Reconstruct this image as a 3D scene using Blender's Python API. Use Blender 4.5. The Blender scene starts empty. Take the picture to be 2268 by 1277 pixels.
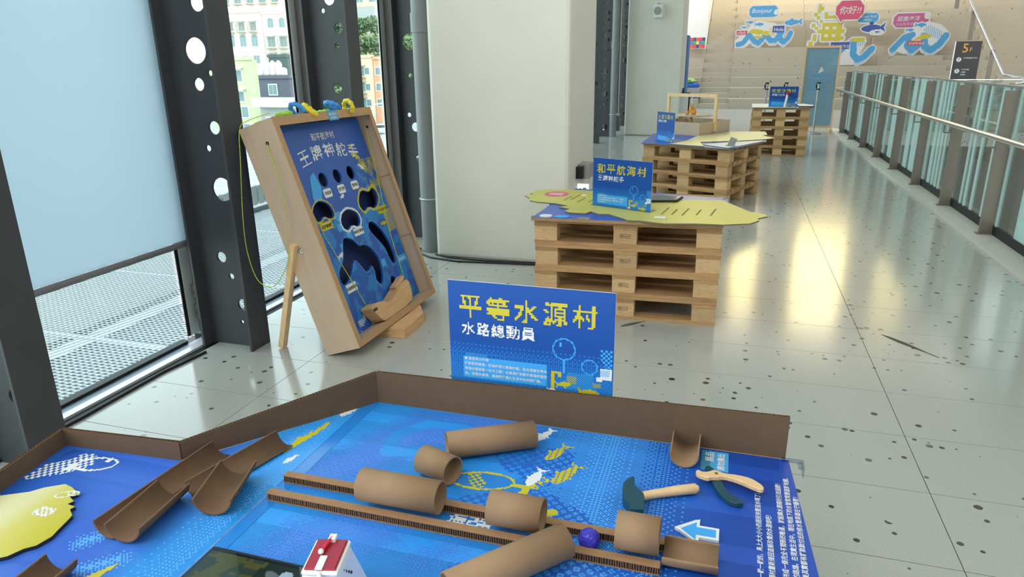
import bpy, bmesh, math, random
import numpy as np
from mathutils import Vector, Matrix, Euler
random.seed(7); np.random.seed(7)
S = bpy.context.scene
COL = S.collection
PI = math.pi
# ------------------------------------------------------------------ camera
F_PX, PITCH, YAW, ROLL = 1546.0, 0.313768, -0.301881, -0.0122346
CAM_H = 1.5
_F = Vector((math.sin(YAW)*math.cos(PITCH), math.cos(YAW)*math.cos(PITCH), -math.sin(PITCH)))
_r = Vector((math.cos(YAW), -math.sin(YAW), 0)); _u = _r.cross(_F)
_r2 = _r*math.cos(ROLL)+_u*math.sin(ROLL); _u2 = -_r*math.sin(ROLL)+_u*math.cos(ROLL)
cd = bpy.data.cameras.new('camera'); cam = bpy.data.objects.new('camera', cd); COL.objects.link(cam)
cd.sensor_width = 36.0; cd.lens = 36.0*F_PX/2268.0; cd.clip_start = 0.05; cd.clip_end = 900
cam.matrix_world = Matrix(((_r2.x, _u2.x, -_F.x, 0), (_r2.y, _u2.y, -_F.y, 0), (_r2.z, _u2.z, -_F.z, CAM_H), (0, 0, 0, 1)))
S.camera = cam
# ------------------------------------------------------------------ world, lights, exposure
S.view_settings.view_transform = 'Standard'; S.view_settings.look = 'None'
S.view_settings.gamma = 1.0; S.view_settings.use_curve_mapping = False
S.view_settings.exposure = 0.08
w = bpy.data.worlds.new('overcast_sky'); S.world = w; w.use_nodes = True
nt = w.node_tree; bgn = nt.nodes['Background']
tc = nt.nodes.new('ShaderNodeTexCoord'); sx = nt.nodes.new('ShaderNodeSeparateXYZ'); cr = nt.nodes.new('ShaderNodeValToRGB')
nt.links.new(tc.outputs['Generated'], sx.inputs[0]); nt.links.new(sx.outputs['Z'], cr.inputs[0]); nt.links.new(cr.outputs[0], bgn.inputs[0])
cr.color_ramp.elements[0].position = 0.0; cr.color_ramp.elements[0].color = (0.95, 0.96, 0.94, 1)
cr.color_ramp.elements[1].position = 0.9; cr.color_ramp.elements[1].color = (0.74, 0.85, 1.0, 1)
bgn.inputs[1].default_value = 3.7
def area(name, loc, target, sx_, sy_, power, col):
    l = bpy.data.lights.new(name, 'AREA'); l.shape = 'RECTANGLE'; l.size = sx_; l.size_y = sy_; l.energy = power; l.color = col
    o = bpy.data.objects.new(name, l); COL.objects.link(o); o.location = loc
    o.rotation_euler = (Vector(target)-Vector(loc)).to_track_quat('-Z', 'Y').to_euler(); return o
sun = bpy.data.lights.new('sun', 'SUN'); sun.energy = 1.6; sun.angle = math.radians(12); sun.color = (1.0, 0.93, 0.82)
so = bpy.data.objects.new('sun', sun); COL.objects.link(so)
so.rotation_euler = Vector((-0.55, 0.75, -1.0)).to_track_quat('-Z', 'Y').to_euler()   # over the street, towards the houses
area('added_stair_sun_patch', (2.0, 27.6, 7.6), (0.6, 31.5, 3.6), 5.0, 0.8, 430, (1.0, 0.80, 0.50))  # added warm lamp, imitates the sunlit patch on the upper stairs
area('added_stair_fill', (2.6, 22.0, 9.0), (2.6, 26.0, 0), 8.0, 3.0, 60, (1.0, 0.95, 0.86))  # unseen fill light added above the foot of the stairs
area('added_column_fill', (-0.9, -1.5, 4.6), (-1.2, 5.0, 0.3), 2.2, 1.2, 50, (1.0, 0.95, 0.88))  # unseen fill added to brighten the wide column's front
for _x, _w in ((-2.15, 2.4), (1.25, 1.2), (5.15, 2.4)):
    area('far_window_daylight', (_x, 40.5, 10.3), (_x*.5, 0, 2.0), _w, 5.2, 14*_w*5.2, (1.0, 0.96, 0.85))

# ------------------------------------------------------------------ colour and materials
def lin(c):
    out = []
    for v in c[:3]:
        v = v/255.0
        out.append(v/12.92 if v <= 0.04045 else ((v+0.055)/1.055)**2.4)
    return (out[0], out[1], out[2], 1.0)
MATS = {}
def mat(name, rgb, rough=0.5, metal=0.0, var=0.0, vs=8.0, stretch=(1, 1, 1), bump=0.0, bs=60.0, spec=0.5, rnd=0.0, world=False):
    if name in MATS: return MATS[name]
    m = bpy.data.materials.new(name); m.use_nodes = True; n = m.node_tree; L = n.links.new
    b = n.nodes['Principled BSDF']; b.inputs['Roughness'].default_value = rough; b.inputs['Metallic'].default_value = metal
    b.inputs['Specular IOR Level'].default_value = spec
    b.inputs['Base Color'].default_value = lin(rgb); m.diffuse_color = lin(rgb)
    src = None
    if var or rnd or bump:
        tc = n.nodes.new('ShaderNodeTexCoord'); mp = n.nodes.new('ShaderNodeMapping'); mp.inputs['Scale'].default_value = stretch
        if world:
            g = n.nodes.new('ShaderNodeNewGeometry'); L(g.outputs['Position'], mp.inputs[0])
        else: L(tc.outputs['Object'], mp.inputs[0])
        hs = n.nodes.new('ShaderNodeHueSaturation'); hs.inputs['Color'].default_value = lin(rgb)
        L(hs.outputs[0], b.inputs['Base Color'])
        nz = n.nodes.new('ShaderNodeTexNoise'); nz.inputs['Scale'].default_value = vs; nz.inputs['Detail'].default_value = 6
        if rnd:
            oi = n.nodes.new('ShaderNodeObjectInfo'); ad = n.nodes.new('ShaderNodeVectorMath'); ad.operation = 'ADD'
            mu = n.nodes.new('ShaderNodeMath'); mu.operation = 'MULTIPLY'; mu.inputs[1].default_value = 37.0
            L(oi.outputs['Random'], mu.inputs[0]); cx = n.nodes.new('ShaderNodeCombineXYZ')
            for i in range(3): L(mu.outputs[0], cx.inputs[i])
            L(mp.outputs[0], ad.inputs[0]); L(cx.outputs[0], ad.inputs[1]); L(ad.outputs[0], nz.inputs['Vector'])
        else: L(mp.outputs[0], nz.inputs['Vector'])
        mr = n.nodes.new('ShaderNodeMapRange'); mr.inputs['From Min'].default_value = 0.3; mr.inputs['From Max'].default_value = 0.7
        mr.inputs['To Min'].default_value = 1-var; mr.inputs['To Max'].default_value = 1+var
        L(nz.outputs['Fac'], mr.inputs[0])
        if rnd:
            m2 = n.nodes.new('ShaderNodeMapRange'); m2.inputs['To Min'].default_value = 1-rnd; m2.inputs['To Max'].default_value = 1+rnd
            L(oi.outputs['Random'], m2.inputs[0]); m3 = n.nodes.new('ShaderNodeMath'); m3.operation = 'MULTIPLY'
            L(mr.outputs[0], m3.inputs[0]); L(m2.outputs[0], m3.inputs[1]); L(m3.outputs[0], hs.inputs['Value'])
        else: L(mr.outputs[0], hs.inputs['Value'])
        if bump:
            n2 = n.nodes.new('ShaderNodeTexNoise'); n2.inputs['Scale'].default_value = bs; n2.inputs['Detail'].default_value = 4
            L(mp.outputs[0], n2.inputs['Vector']); bp = n.nodes.new('ShaderNodeBump'); bp.inputs['Strength'].default_value = bump
            bp.inputs['Distance'].default_value = 0.01; L(n2.outputs['Fac'], bp.inputs['Height']); L(bp.outputs[0], b.inputs['Normal'])
    MATS[name] = m; return m
def emit(name, rgb, s):
    m = bpy.data.materials.new(name); m.use_nodes = True; n = m.node_tree
    b = n.nodes['Principled BSDF']; b.inputs['Base Color'].default_value = lin(rgb)
    b.inputs['Emission Color'].default_value = lin(rgb); b.inputs['Emission Strength'].default_value = s; b.inputs['Roughness'].default_value = 0.2
    return m
def fresnel(n):
    lw = n.nodes.new('ShaderNodeLayerWeight'); lw.inputs['Blend'].default_value = .5
    p = n.nodes.new('ShaderNodeMath'); p.operation = 'POWER'; p.inputs[1].default_value = 4.0; n.links.new(lw.outputs['Facing'], p.inputs[0])
    q = n.nodes.new('ShaderNodeMath'); q.operation = 'MULTIPLY_ADD'; q.inputs[1].default_value = .5; q.inputs[2].default_value = .03; n.links.new(p.outputs[0], q.inputs[0]); return q.outputs[0]
def glass(name, tint, gl=0.08, rough=0.02):
    m = bpy.data.materials.new(name); m.use_nodes = True; n = m.node_tree; n.nodes.clear(); L = n.links.new
    o = n.nodes.new('ShaderNodeOutputMaterial'); t = n.nodes.new('ShaderNodeBsdfTransparent'); t.inputs[0].default_value = lin(tint)
    g = n.nodes.new('ShaderNodeBsdfGlossy'); g.inputs['Roughness'].default_value = rough; x = n.nodes.new('ShaderNodeMixShader')
    fr = fresnel(n)
    L(fr, x.inputs[0]); L(t.outputs[0], x.inputs[1]); L(g.outputs[0], x.inputs[2]); L(x.outputs[0], o.inputs[0]); return m
GLASS = glass('window_glass', (236, 246, 244)); ACR = glass('clear_acrylic', (225, 232, 240))
STEEL = mat('dark_painted_steel', (58, 60, 63), 0.55, 0.0, 0.08, 6, bump=0.15, bs=220)
ALU = mat('grey_aluminium', (226, 234, 234), 0.5, 0.0)
BROWNALU = mat('brown_anodised_frame', (112, 106, 100), 0.5, 0.0)
BLK = mat('black_rubber', (18, 18, 20), 0.6)
WHITEMESH = mat('white_painted_mesh', (205, 208, 212), 0.5)
CONC = mat('pale_column_plaster', (214, 212, 200), 0.55, 0, 0.03, 2.0, bump=0.03, bs=30)
PWX = mat('pine_along_x', (178, 141, 98), 0.75, 0, 0.20, 9.0, (1.0, 14, 14), 0.25, 30, 0.2, 0.16)
PWY = mat('pine_along_y', (176, 140, 98), 0.75, 0, 0.20, 9.0, (14, 1.0, 14), 0.25, 30, 0.2, 0.16)
PWB = mat('pine_block', (200, 166, 122), 0.75, 0, 0.13, 9.0, (3, 16, 16), 0.2, 30, 0.2, 0.20)
PLY = mat('beech_plywood', (190, 167, 142), 0.5, 0, 0.05, 5.0, (8, 8, 1.2), 0.05, 40, 0.3)
PLYD = mat('plywood_edge', (176, 140, 100), 0.6, 0, 0.10, 30.0, (1, 1, 5))
PINE = mat('smooth_pine', (226, 190, 142), 0.5, 0, 0.10, 6.0, (10, 10, 1))
KRAFT = mat('kraft_cardboard', (150, 116, 84), 0.85, 0, 0.06, 60, (1, 1, 1), 0.06, 300, 0.15)
KRAFTD = mat('kraft_wall_cardboard', (98, 80, 62), 0.85, 0, 0.05, 40, (1, 1, 1), 0.06, 300, 0.15)
KRAFTC = mat('kraft_core_shade', (44, 30, 22), 0.9)
TUBE = mat('kraft_tube', (142, 115, 87), 0.7, 0, 0.05, 20, (1, 1, 1), 0.06, 200, 0.2)
TUBEI = mat('kraft_chute', (108, 84, 62), 0.7, 0, 0.06, 25, (1, 1, 1), 0.05, 200, 0.2)
WHITE = mat('white_print', (216, 218, 216), 0.45); YEL = mat('yellow_print', (190, 178, 34), 0.45)
DBLUE = mat('deep_blue_print', (24, 72, 150), 0.38); LBLUE = mat('light_blue_print', (60, 158, 222), 0.4)
MBLUE = mat('mid_blue_print', (45, 120, 200), 0.4); NAVY = mat('navy_board', (26, 42, 92), 0.6)
BLACKP = mat('black_print', (30, 30, 34), 0.5); PINKP = mat('pink_print', (214, 84, 116), 0.45); MAG = mat('magenta_print', (196, 92, 140), 0.45)
STAIN = mat('stainless_steel', (190, 190, 190), 0.25, 0.9); STAIND = mat('brown_grey_steel_post', (128, 118, 108), 0.4, 0.15)
OFFW = mat('off_white', (220, 220, 214), 0.5); GREYP = mat('grey_plastic', (150, 152, 148), 0.5)

# ------------------------------------------------------------------ object helpers
def tag(o, label=None, cat=None, group=None, kind=None):
    if label: o['label'] = label
    if cat: o['category'] = cat
    if group: o['group'] = group
    if kind: o['kind'] = kind
    return o
def thing(name, label, cat, loc=(0, 0, 0), rz=0.0, group=None, mw=None):
    o = bpy.data.objects.new(name, None); COL.objects.link(o); o.empty_display_size = 0.1
    if mw is not None: o.matrix_world = mw
    else: o.location = loc; o.rotation_euler = (0, 0, rz)
    return tag(o, label, cat, group)
def struct(name, label=None, loc=(0, 0, 0)):
    o = bpy.data.objects.new(name, None); COL.objects.link(o); o.location = loc; o['kind'] = 'structure'
    if label: o['label'] = label
    return o
def link(name, me, m, parent=None, loc=(0, 0, 0), rot=(0, 0, 0), label=None, kind=None):
    o = bpy.data.objects.new(name, me); COL.objects.link(o)
    if m is not None and len(me.materials) == 0: me.materials.append(m)
    o.parent = parent; o.location = loc; o.rotation_euler = rot
    if label: o['label'] = label
    if kind: o['kind'] = kind
    return o
class MB:
    def __init__(s): s.v = []; s.f = []; s.sm = []
    def add(s, vs, fs, smooth=False):
        k = len(s.v); s.v += [tuple(v) for v in vs]; s.f += [tuple(i+k for i in f) for f in fs]; s.sm += [smooth]*len(fs); return s
    def box(s, x0, y0, z0, x1, y1, z1):
        v = [(x0, y0, z0), (x1, y0, z0), (x1, y1, z0), (x0, y1, z0), (x0, y0, z1), (x1, y0, z1), (x1, y1, z1), (x0, y1, z1)]
        return s.add(v, [(0, 3, 2, 1), (4, 5, 6, 7), (0, 1, 5, 4), (1, 2, 6, 5), (2, 3, 7, 6), (3, 0, 4, 7)])
    def bar(s, a, b, wx, wz, up=(0, 0, 1)):
        a = Vector(a); b = Vector(b); d = (b-a).normalized(); up = Vector(up)
        if abs(d.dot(up)) > 0.99: up = Vector((0, 1, 0))
        x = d.cross(up).normalized(); y = x.cross(d)
        v = [p+x*sx*wx/2+y*sy*wz/2 for p in (a, b) for sx, sy in ((-1, -1), (1, -1), (1, 1), (-1, 1))]
        return s.add(v, [(0, 1, 2, 3), (7, 6, 5, 4), (0, 4, 5, 1), (1, 5, 6, 2), (2, 6, 7, 3), (3, 7, 4, 0)])
    def prism(s, poly, z0, z1, m=None):
        n = len(poly); v = [(p[0], p[1], z0) for p in poly]+[(p[0], p[1], z1) for p in poly]
        f = [tuple(range(n-1, -1, -1)), tuple(range(n, 2*n))]+[(i, (i+1) % n, n+(i+1) % n, n+i) for i in range(n)]
        return s.add(v if m is None else [m @ Vector(p) for p in v], f)
    def tube(s, pts, r, n=10, closed=False, cap=True):
        pts = [Vector(p) for p in pts]; k = len(pts); rr = r if isinstance(r, (list, tuple)) else [r]*k; rings = []
        t0 = None
        for i, p in enumerate(pts):
            a = pts[(i-1) % k] if (closed or i > 0) else p; b = pts[(i+1) % k] if (closed or i < k-1) else p
            d = (b-a).normalized()
            if t0 is None:
                t0 = d.cross(Vector((0, 0, 1)))
                if t0.length < 0.05: t0 = d.cross(Vector((1, 0, 0)))
            t0 = (t0-d*t0.dot(d)).normalized(); q = d.cross(t0)
            rings.append([p+(t0*math.cos(2*PI*j/n)+q*math.sin(2*PI*j/n))*rr[i] for j in range(n)])
        v = [q for ring in rings for q in ring]; f = []
        for i in range(k if closed else k-1):
            a = i*n; b = ((i+1) % k)*n
            f += [(a+j, a+(j+1) % n, b+(j+1) % n, b+j) for j in range(n)]
        s.add(v, f, True)
        if cap and not closed: s.add(rings[0], [tuple(range(n-1, -1, -1))]); s.add(rings[-1], [tuple(range(n))])
        return s
    def cyl(s, a, b, r, n=20): return s.tube([a, b], r, n)
    def arc(s, a, b, ro, ri, t0, t1, n=24, up=(0, 0, 1)):
        """hollow tube or trough: annular sector from t0 to t1 swept from a to b"""
        a = Vector(a); b = Vector(b); d = (b-a).normalized(); x = d.cross(Vector(up)).normalized(); y = x.cross(d)
        full = abs(t1-t0) > 2*PI-1e-3; m = n if full else n+1
        def ring(p, r): return [p+(x*math.cos(t0+(t1-t0)*j/n)+y*math.sin(t0+(t1-t0)*j/n))*r for j in range(m)]
        v = ring(a, ro)+ring(b, ro)+ring(a, ri)+ring(b, ri); A, B, C_, D = 0, m, 2*m, 3*m
        for j in range(n):
            k = (j+1) % m
            if j == 0: fo, fe = [], []
            fo += [(A+j, B+j, B+k, A+k), (C_+j, C_+k, D+k, D+j)]; fe += [(A+j, A+k, C_+k, C_+j), (B+j, D+j, D+k, B+k)]
        if not full: fe += [(A, C_, D, B), (A+n, B+n, D+n, C_+n)]
        k = len(s.v); s.add(v, fo, True); s.f += [tuple(i+k for i in f) for f in fe]; s.sm += [False]*len(fe); return s
    def lathe(s, prof, n=24, c=(0, 0, 0)):
        v = [(c[0]+r*math.cos(2*PI*j/n), c[1]+r*math.sin(2*PI*j/n), c[2]+z) for r, z in prof for j in range(n)]
        f = [(i*n+j, i*n+(j+1) % n, (i+1)*n+(j+1) % n, (i+1)*n+j) for i in range(len(prof)-1) for j in range(n)]
        return s.add(v, f, True)
    def ball(s, c, r, n=12, m=8, sq=(1, 1, 1)):
        v = [(c[0]+r*sq[0]*math.sin(PI*i/m)*math.cos(2*PI*j/n), c[1]+r*sq[1]*math.sin(PI*i/m)*math.sin(2*PI*j/n), c[2]+r*sq[2]*math.cos(PI*i/m)) for i in range(m+1) for j in range(n)]
        return s.add(v, [(i*n+j, (i+1)*n+j, (i+1)*n+(j+1) % n, i*n+(j+1) % n) for i in range(m) for j in range(n)], True)
    def mesh(s, name='m'):
        me = bpy.data.meshes.new(name); me.from_pydata(s.v, [], s.f); me.polygons.foreach_set('use_smooth', s.sm); me.update(); return me
    def build(s, name, m, parent=None, loc=(0, 0, 0), rot=(0, 0, 0), label=None, kind=None, bevel=0):
        o = link(name, s.mesh(name), m, parent, loc, rot, label, kind)
        if bevel:
            b = o.modifiers.new('bevel', 'BEVEL'); b.width = bevel; b.segments = 2; b.limit_method = 'ANGLE'
        return o
BOXES = {}
def boxmesh(x, y, z, m):
    k = (round(x, 4), round(y, 4), round(z, 4), m.name)
    if k not in BOXES:
        BOXES[k] = MB().box(-x/2, -y/2, -z/2, x/2, y/2, z/2).mesh(); BOXES[k].materials.append(m)
    return BOXES[k]
def bx(name, m, parent, x0, y0, z0, x1, y1, z1, **k):
    return link(name, boxmesh(x1-x0, y1-y0, z1-z0, m), m, parent, ((x0+x1)/2, (y0+y1)/2, (z0+z1)/2), **k)
def copy_tree(o, parent=None):
    c = o.copy(); COL.objects.link(c); c.parent = parent
    for ch in list(o.children): copy_tree(ch, c)
    return c
def curve_plate(outer, holes, thick, m):
    """flat plate with real openings, in the local XY plane"""
    cu = bpy.data.curves.new('plate', 'CURVE'); cu.dimensions = '2D'; cu.fill_mode = 'BOTH'; cu.extrude = thick/2
    for pts in [outer]+holes:
        sp = cu.splines.new('POLY'); sp.points.add(len(pts)-1)
        for i, p in enumerate(pts): sp.points[i].co = (p[0], p[1], 0, 1)
        sp.use_cyclic_u = True
    o = bpy.data.objects.new('tmp', cu); COL.objects.link(o); bpy.context.view_layer.update()
    me = bpy.data.meshes.new_from_object(o.evaluated_get(bpy.context.evaluated_depsgraph_get()))
    bpy.data.objects.remove(o); me.materials.clear(); me.materials.append(m); return me
def circ(x, y, r, n=28): return [(x+r*math.cos(2*PI*i/n), y+r*math.sin(2*PI*i/n)) for i in range(n)]
def smooth(pts, it=2):
    for _ in range(it):
        q = []
        for i in range(len(pts)):
            a, b = pts[i], pts[(i+1) % len(pts)]
            q += [(a[0]*.75+b[0]*.25, a[1]*.75+b[1]*.25), (a[0]*.25+b[0]*.75, a[1]*.25+b[1]*.75)]
        pts = q
    return pts
def text_mesh(body, size, bold=0.0, align='LEFT', shear=0.0, spacing=1.0, line=1.0):
    cu = bpy.data.curves.new('txt', 'FONT'); cu.body = body; cu.size = size; cu.offset = bold*size; cu.align_x = align; cu.shear = shear
    cu.space_character = spacing; cu.space_line = line; cu.resolution_u = 2
    o = bpy.data.objects.new('tmp', cu); COL.objects.link(o); bpy.context.view_layer.update()
    me = bpy.data.meshes.new_from_object(o.evaluated_get(bpy.context.evaluated_depsgraph_get())); bpy.data.objects.remove(o)
    me.materials.clear(); return me
def text(body, size, m, parent, loc, rot=(0, 0, 0), name='lettering', **k):
    me = text_mesh(body, size, **k); me.materials.append(m)
    return link(name, me, None, parent, loc, rot, kind='stuff')
GL = {}
def glyph(ch, n=13, bold=0.02, thr=0.21):
    key = (ch, n)
    if key in GL: return GL[key]
    me = text_mesh(ch, 1.0, 0.0); ss = 5; N = n*ss; A = np.zeros((N, N), bool)
    me.calc_loop_triangles(); co = np.array([v.co[:2] for v in me.vertices])
    if len(co):
        mn = co.min(0); ex = co.max(0)-mn; co = (co-mn)/ex*N
        for t in me.loop_triangles:
            a, b, c = co[list(t.vertices)]
            x0, y0 = np.floor(np.minimum(np.minimum(a, b), c)).astype(int); x1, y1 = np.ceil(np.maximum(np.maximum(a, b), c)).astype(int)
            x0, y0 = max(x0, 0), max(y0, 0); x1, y1 = min(x1, N), min(y1, N)
            if x1 <= x0 or y1 <= y0: continue
            X, Y = np.meshgrid(np.arange(x0, x1)+.5, np.arange(y0, y1)+.5)
            d = (b[0]-a[0])*(c[1]-a[1])-(b[1]-a[1])*(c[0]-a[0])
            if abs(d) < 1e-12: continue
            u = ((X-a[0])*(c[1]-a[1])-(Y-a[1])*(c[0]-a[0]))/d; v = ((b[0]-a[0])*(Y-a[1])-(b[1]-a[1])*(X-a[0]))/d
            A[y0:y1, x0:x1] |= (u >= 0) & (v >= 0) & (u+v <= 1)
    G = A.reshape(n, ss, n, ss).mean((1, 3)) > thr
    GL[key] = G; bpy.data.meshes.remove(me); return G
class Cv:
    """pixel-art print; row 0 is the bottom"""
    def __init__(s, w, h):
        s.w, s.h = w, h; s.a = np.full((h, w), -1, int); s.X, s.Y = np.meshgrid(np.arange(w)+.5, np.arange(h)+.5)
    def put(s, mask, c): s.a[mask] = c; return s
    def rect(s, x0, y0, x1, y1, c): return s.put((s.X > x0) & (s.X < x1) & (s.Y > y0) & (s.Y < y1), c)
    def ell(s, cx, cy, rx, ry, c, ring=0, ang=0):
        ca, sa = math.cos(ang), math.sin(ang); dx, dy = s.X-cx, s.Y-cy; u = dx*ca+dy*sa; v = -dx*sa+dy*ca
        m = (u/rx)**2+(v/ry)**2 <= 1
        if ring: m &= (u/(rx-ring))**2+(v/(ry-ring))**2 > 1
        return s.put(m, c)
    def inpoly(s, P):
        m = np.zeros(s.a.shape, bool); n = len(P)
        for i in range(n):
            (x0, y0), (x1, y1) = P[i], P[(i+1) % n]
            if y0 == y1: continue
            m ^= ((s.Y >= min(y0, y1)) & (s.Y < max(y0, y1))) & (s.X < x0+(s.Y-y0)*(x1-x0)/(y1-y0))
        return m
    def poly(s, P, c): return s.put(s.inpoly(P), c)
    def dist(s, P):
        d = np.full(s.a.shape, 1e9)
        for (x0, y0), (x1, y1) in zip(P[:-1], P[1:]):
            L2 = (x1-x0)**2+(y1-y0)**2+1e-9; t = np.clip(((s.X-x0)*(x1-x0)+(s.Y-y0)*(y1-y0))/L2, 0, 1)
            d = np.minimum(d, np.hypot(s.X-x0-t*(x1-x0), s.Y-y0-t*(y1-y0)))
        return d
    def stroke(s, P, r, c): return s.put(s.dist(P) < r, c)
    def chk(s, mask, c, k=1):
        return s.put(mask & (((s.X//k).astype(int)+(s.Y//k).astype(int)) % 2 == 0), c)
    def dots(s, dens, c):
        """ordered dither of a 0..1 density"""
        B = np.array([[0, 8, 2, 10], [12, 4, 14, 6], [3, 11, 1, 9], [15, 7, 13, 5]])/16.0+.03
        return s.put(dens > B[s.Y.astype(int) % 4, s.X.astype(int) % 4], c)
    def fish(s, x, y, L, ang, c):
        ca, sa = math.cos(ang), math.sin(ang); T = lambda p: (x+p[0]*ca*L-p[1]*sa*L, y+p[0]*sa*L+p[1]*ca*L)
        s.ell(x, y, L*.38, L*.14, c, ang=ang)
        s.poly([T(p) for p in ((.28, 0), (.56, .2), (.47, 0), (.56, -.2))], c); s.poly([T(p) for p in ((-.12, .1), (.02, .26), (.1, .08))], c)
        s.poly([T(p) for p in ((-.08, -.1), (.02, -.22), (.06, -.08))], c); return s
    def bits(s, G, x, y, c, k=1):
        for j, i in zip(*np.nonzero(G)): s.a[int(y)+j*k:int(y)+j*k+k, int(x)+i*k:int(x)+i*k+k] = c
        return s
    def build(s, name, cell, mats, parent, loc, rot=(0, 0, 0), thick=0.0, kind='stuff'):
        v, f, mi = [], [], []
        for j in range(s.h):
            row = s.a[j]; i = 0
            while i < s.w:
                if row[i] < 0: i += 1; continue
                k = i
                while k < s.w and row[k] == row[i]: k += 1
                b = len(v); X0, X1, Y0, Y1 = i*cell, k*cell, j*cell, (j+1)*cell
                v += [(X0, Y0, 0), (X1, Y0, 0), (X1, Y1, 0), (X0, Y1, 0)]; f.append((b, b+1, b+2, b+3)); mi.append(row[i])
                if thick:
                    v += [(X0, Y0, -thick), (X1, Y0, -thick), (X1, Y1, -thick), (X0, Y1, -thick)]
                    f += [(b, b+4, b+5, b+1), (b+1, b+5, b+6, b+2), (b+2, b+6, b+7, b+3), (b+3, b+7, b+4, b), (b+7, b+6, b+5, b+4)]; mi += [row[i]]*5
                i = k
        me = bpy.data.meshes.new(name); me.from_pydata(v, [], f); [me.materials.append(m) for m in mats]
        me.polygons.foreach_set('material_index', mi); me.update()
        return link(name, me, None, parent, loc, rot, kind=kind)
def dilate(m, r=1):
    o = m.copy()
    for dy in range(-r, r+1):
        for dx in range(-r, r+1):
            if dx*dx+dy*dy <= r*r+.5:
                q = np.zeros_like(m); h, w_ = m.shape
                q[max(dy, 0):h+min(dy, 0), max(dx, 0):w_+min(dx, 0)] = m[max(-dy, 0):h+min(-dy, 0), max(-dx, 0):w_+min(-dx, 0)]; o |= q
    return o
UP = (PI/2, 0, 0)      # stands a print up: local XY becomes world XZ, facing -Y
# ================================================================== SETTING
# floor: terrazzo planks with dark aggregate dots, slightly glossy
def terrazzo(name, rgb, dark, rough, scale=17.0, thr=0.62, size=0.22, spec=0.5):
    m = bpy.data.materials.new(name); m.use_nodes = True; n = m.node_tree; L = n.links.new; b = n.nodes['Principled BSDF']
    g = n.nodes.new('ShaderNodeNewGeometry'); v = n.nodes.new('ShaderNodeTexVoronoi'); v.inputs['Scale'].default_value = scale
    L(g.outputs['Position'], v.inputs['Vector'])
    sp = n.nodes.new('ShaderNodeSeparateColor'); L(v.outputs['Color'], sp.inputs[0])
    cl = n.nodes.new('ShaderNodeTexNoise'); cl.inputs['Scale'].default_value = 1.7; cl.inputs['Detail'].default_value = 1; L(g.outputs['Position'], cl.inputs['Vector'])
    # a cell shows a stone when its random value beats a threshold that drifts slowly (stones come in clusters)
    th = n.nodes.new('ShaderNodeMapRange'); th.inputs['From Min'].default_value = 0.35; th.inputs['From Max'].default_value = 0.65
    th.inputs['To Min'].default_value = thr-0.22; th.inputs['To Max'].default_value = thr+0.22; L(cl.outputs['Fac'], th.inputs[0])
    on = n.nodes.new('ShaderNodeMath'); on.operation = 'GREATER_THAN'; L(sp.outputs[0], on.inputs[0]); L(th.outputs[0], on.inputs[1])
    rad = n.nodes.new('ShaderNodeMath'); rad.operation = 'MULTIPLY'; L(sp.outputs[1], rad.inputs[0]); rad.inputs[1].default_value = size
    lt = n.nodes.new('ShaderNodeMath'); lt.operation = 'LESS_THAN'; L(v.outputs['Distance'], lt.inputs[0]); L(rad.outputs[0], lt.inputs[1])
    mk = n.nodes.new('ShaderNodeMath'); mk.operation = 'MULTIPLY'; L(on.outputs[0], mk.inputs[0]); L(lt.outputs[0], mk.inputs[1])
    fine = n.nodes.new('ShaderNodeTexNoise'); fine.inputs['Scale'].default_value = 160; L(g.outputs['Position'], fine.inputs['Vector'])
    hs = n.nodes.new('ShaderNodeHueSaturation'); hs.inputs['Color'].default_value = lin(rgb)
    mr = n.nodes.new('ShaderNodeMapRange'); mr.inputs['From Min'].default_value = .3; mr.inputs['From Max'].default_value = .7; mr.inputs['To Min'].default_value = .93; mr.inputs['To Max'].default_value = 1.06
    L(fine.outputs['Fac'], mr.inputs[0]); L(mr.outputs[0], hs.inputs['Value'])
    mx = n.nodes.new('ShaderNodeMix'); mx.data_type = 'RGBA'; L(mk.outputs[0], mx.inputs['Factor']); L(hs.outputs[0], mx.inputs['A'])
    dk = n.nodes.new('ShaderNodeMix'); dk.data_type = 'RGBA'; dk.inputs['A'].default_value = lin(dark); dk.inputs['B'].default_value = lin(tuple(min(255, c*1.9) for c in dark)); L(sp.outputs[2], dk.inputs['Factor'])
    L(dk.outputs['Result'], mx.inputs['B']); L(mx.outputs['Result'], b.inputs['Base Color'])
    b.inputs['Roughness'].default_value = rough; b.inputs['Specular IOR Level'].default_value = spec; return m
FLOORM = terrazzo('polished_terrazzo', (170, 171, 163), (48, 53, 48), 0.14, thr=0.50, size=0.27, spec=0.7)
STAIRM = terrazzo('stair_terrazzo', (164, 156, 138), (92, 84, 72), 0.6, 9.0, 0.5, 0.26, 0.2)
floor = struct('floor', 'polished grey terrazzo plank floor with dark stones')
bx('screed', mat('joint_grout', (96, 94, 88), 0.8), floor, -2.72, -1.2, -0.08, 2.02, 24.0, -0.012)
XS = [-2.70, -2.05, -0.63, 0.79, 2.02]
for r in range(59):
    y0 = 2.09+0.423*(r-7)
    for k in range(4):
        bx('floor_tile', FLOORM, floor, XS[k]+.0016, y0+.0016, -0.012, XS[k+1]-.0016, y0+.4214, 0.0)
bx('landing_slab', FLOORM, floor, 2.03, 17.0, -0.30, 13.0, 24.0, 0.0)
curb = struct('trim_1', 'pale concrete kerb under the glass railing')
bx('kerb', mat('kerb_concrete', (196, 192, 180), .5, 0, .04, 6), curb, 2.02, -1.0, -0.30, 2.34, 17.0, 0.03)
lower = struct('floor_2', 'dark floor of the storey below seen through the railing')
LOWM = mat('lower_floor', (52, 54, 54), 0.3, 0, .1, 1.0)
bx('lower_slab', LOWM, lower, 2.34, -2.0, -5.1, 16.0, 24.0, -5.0)
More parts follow.
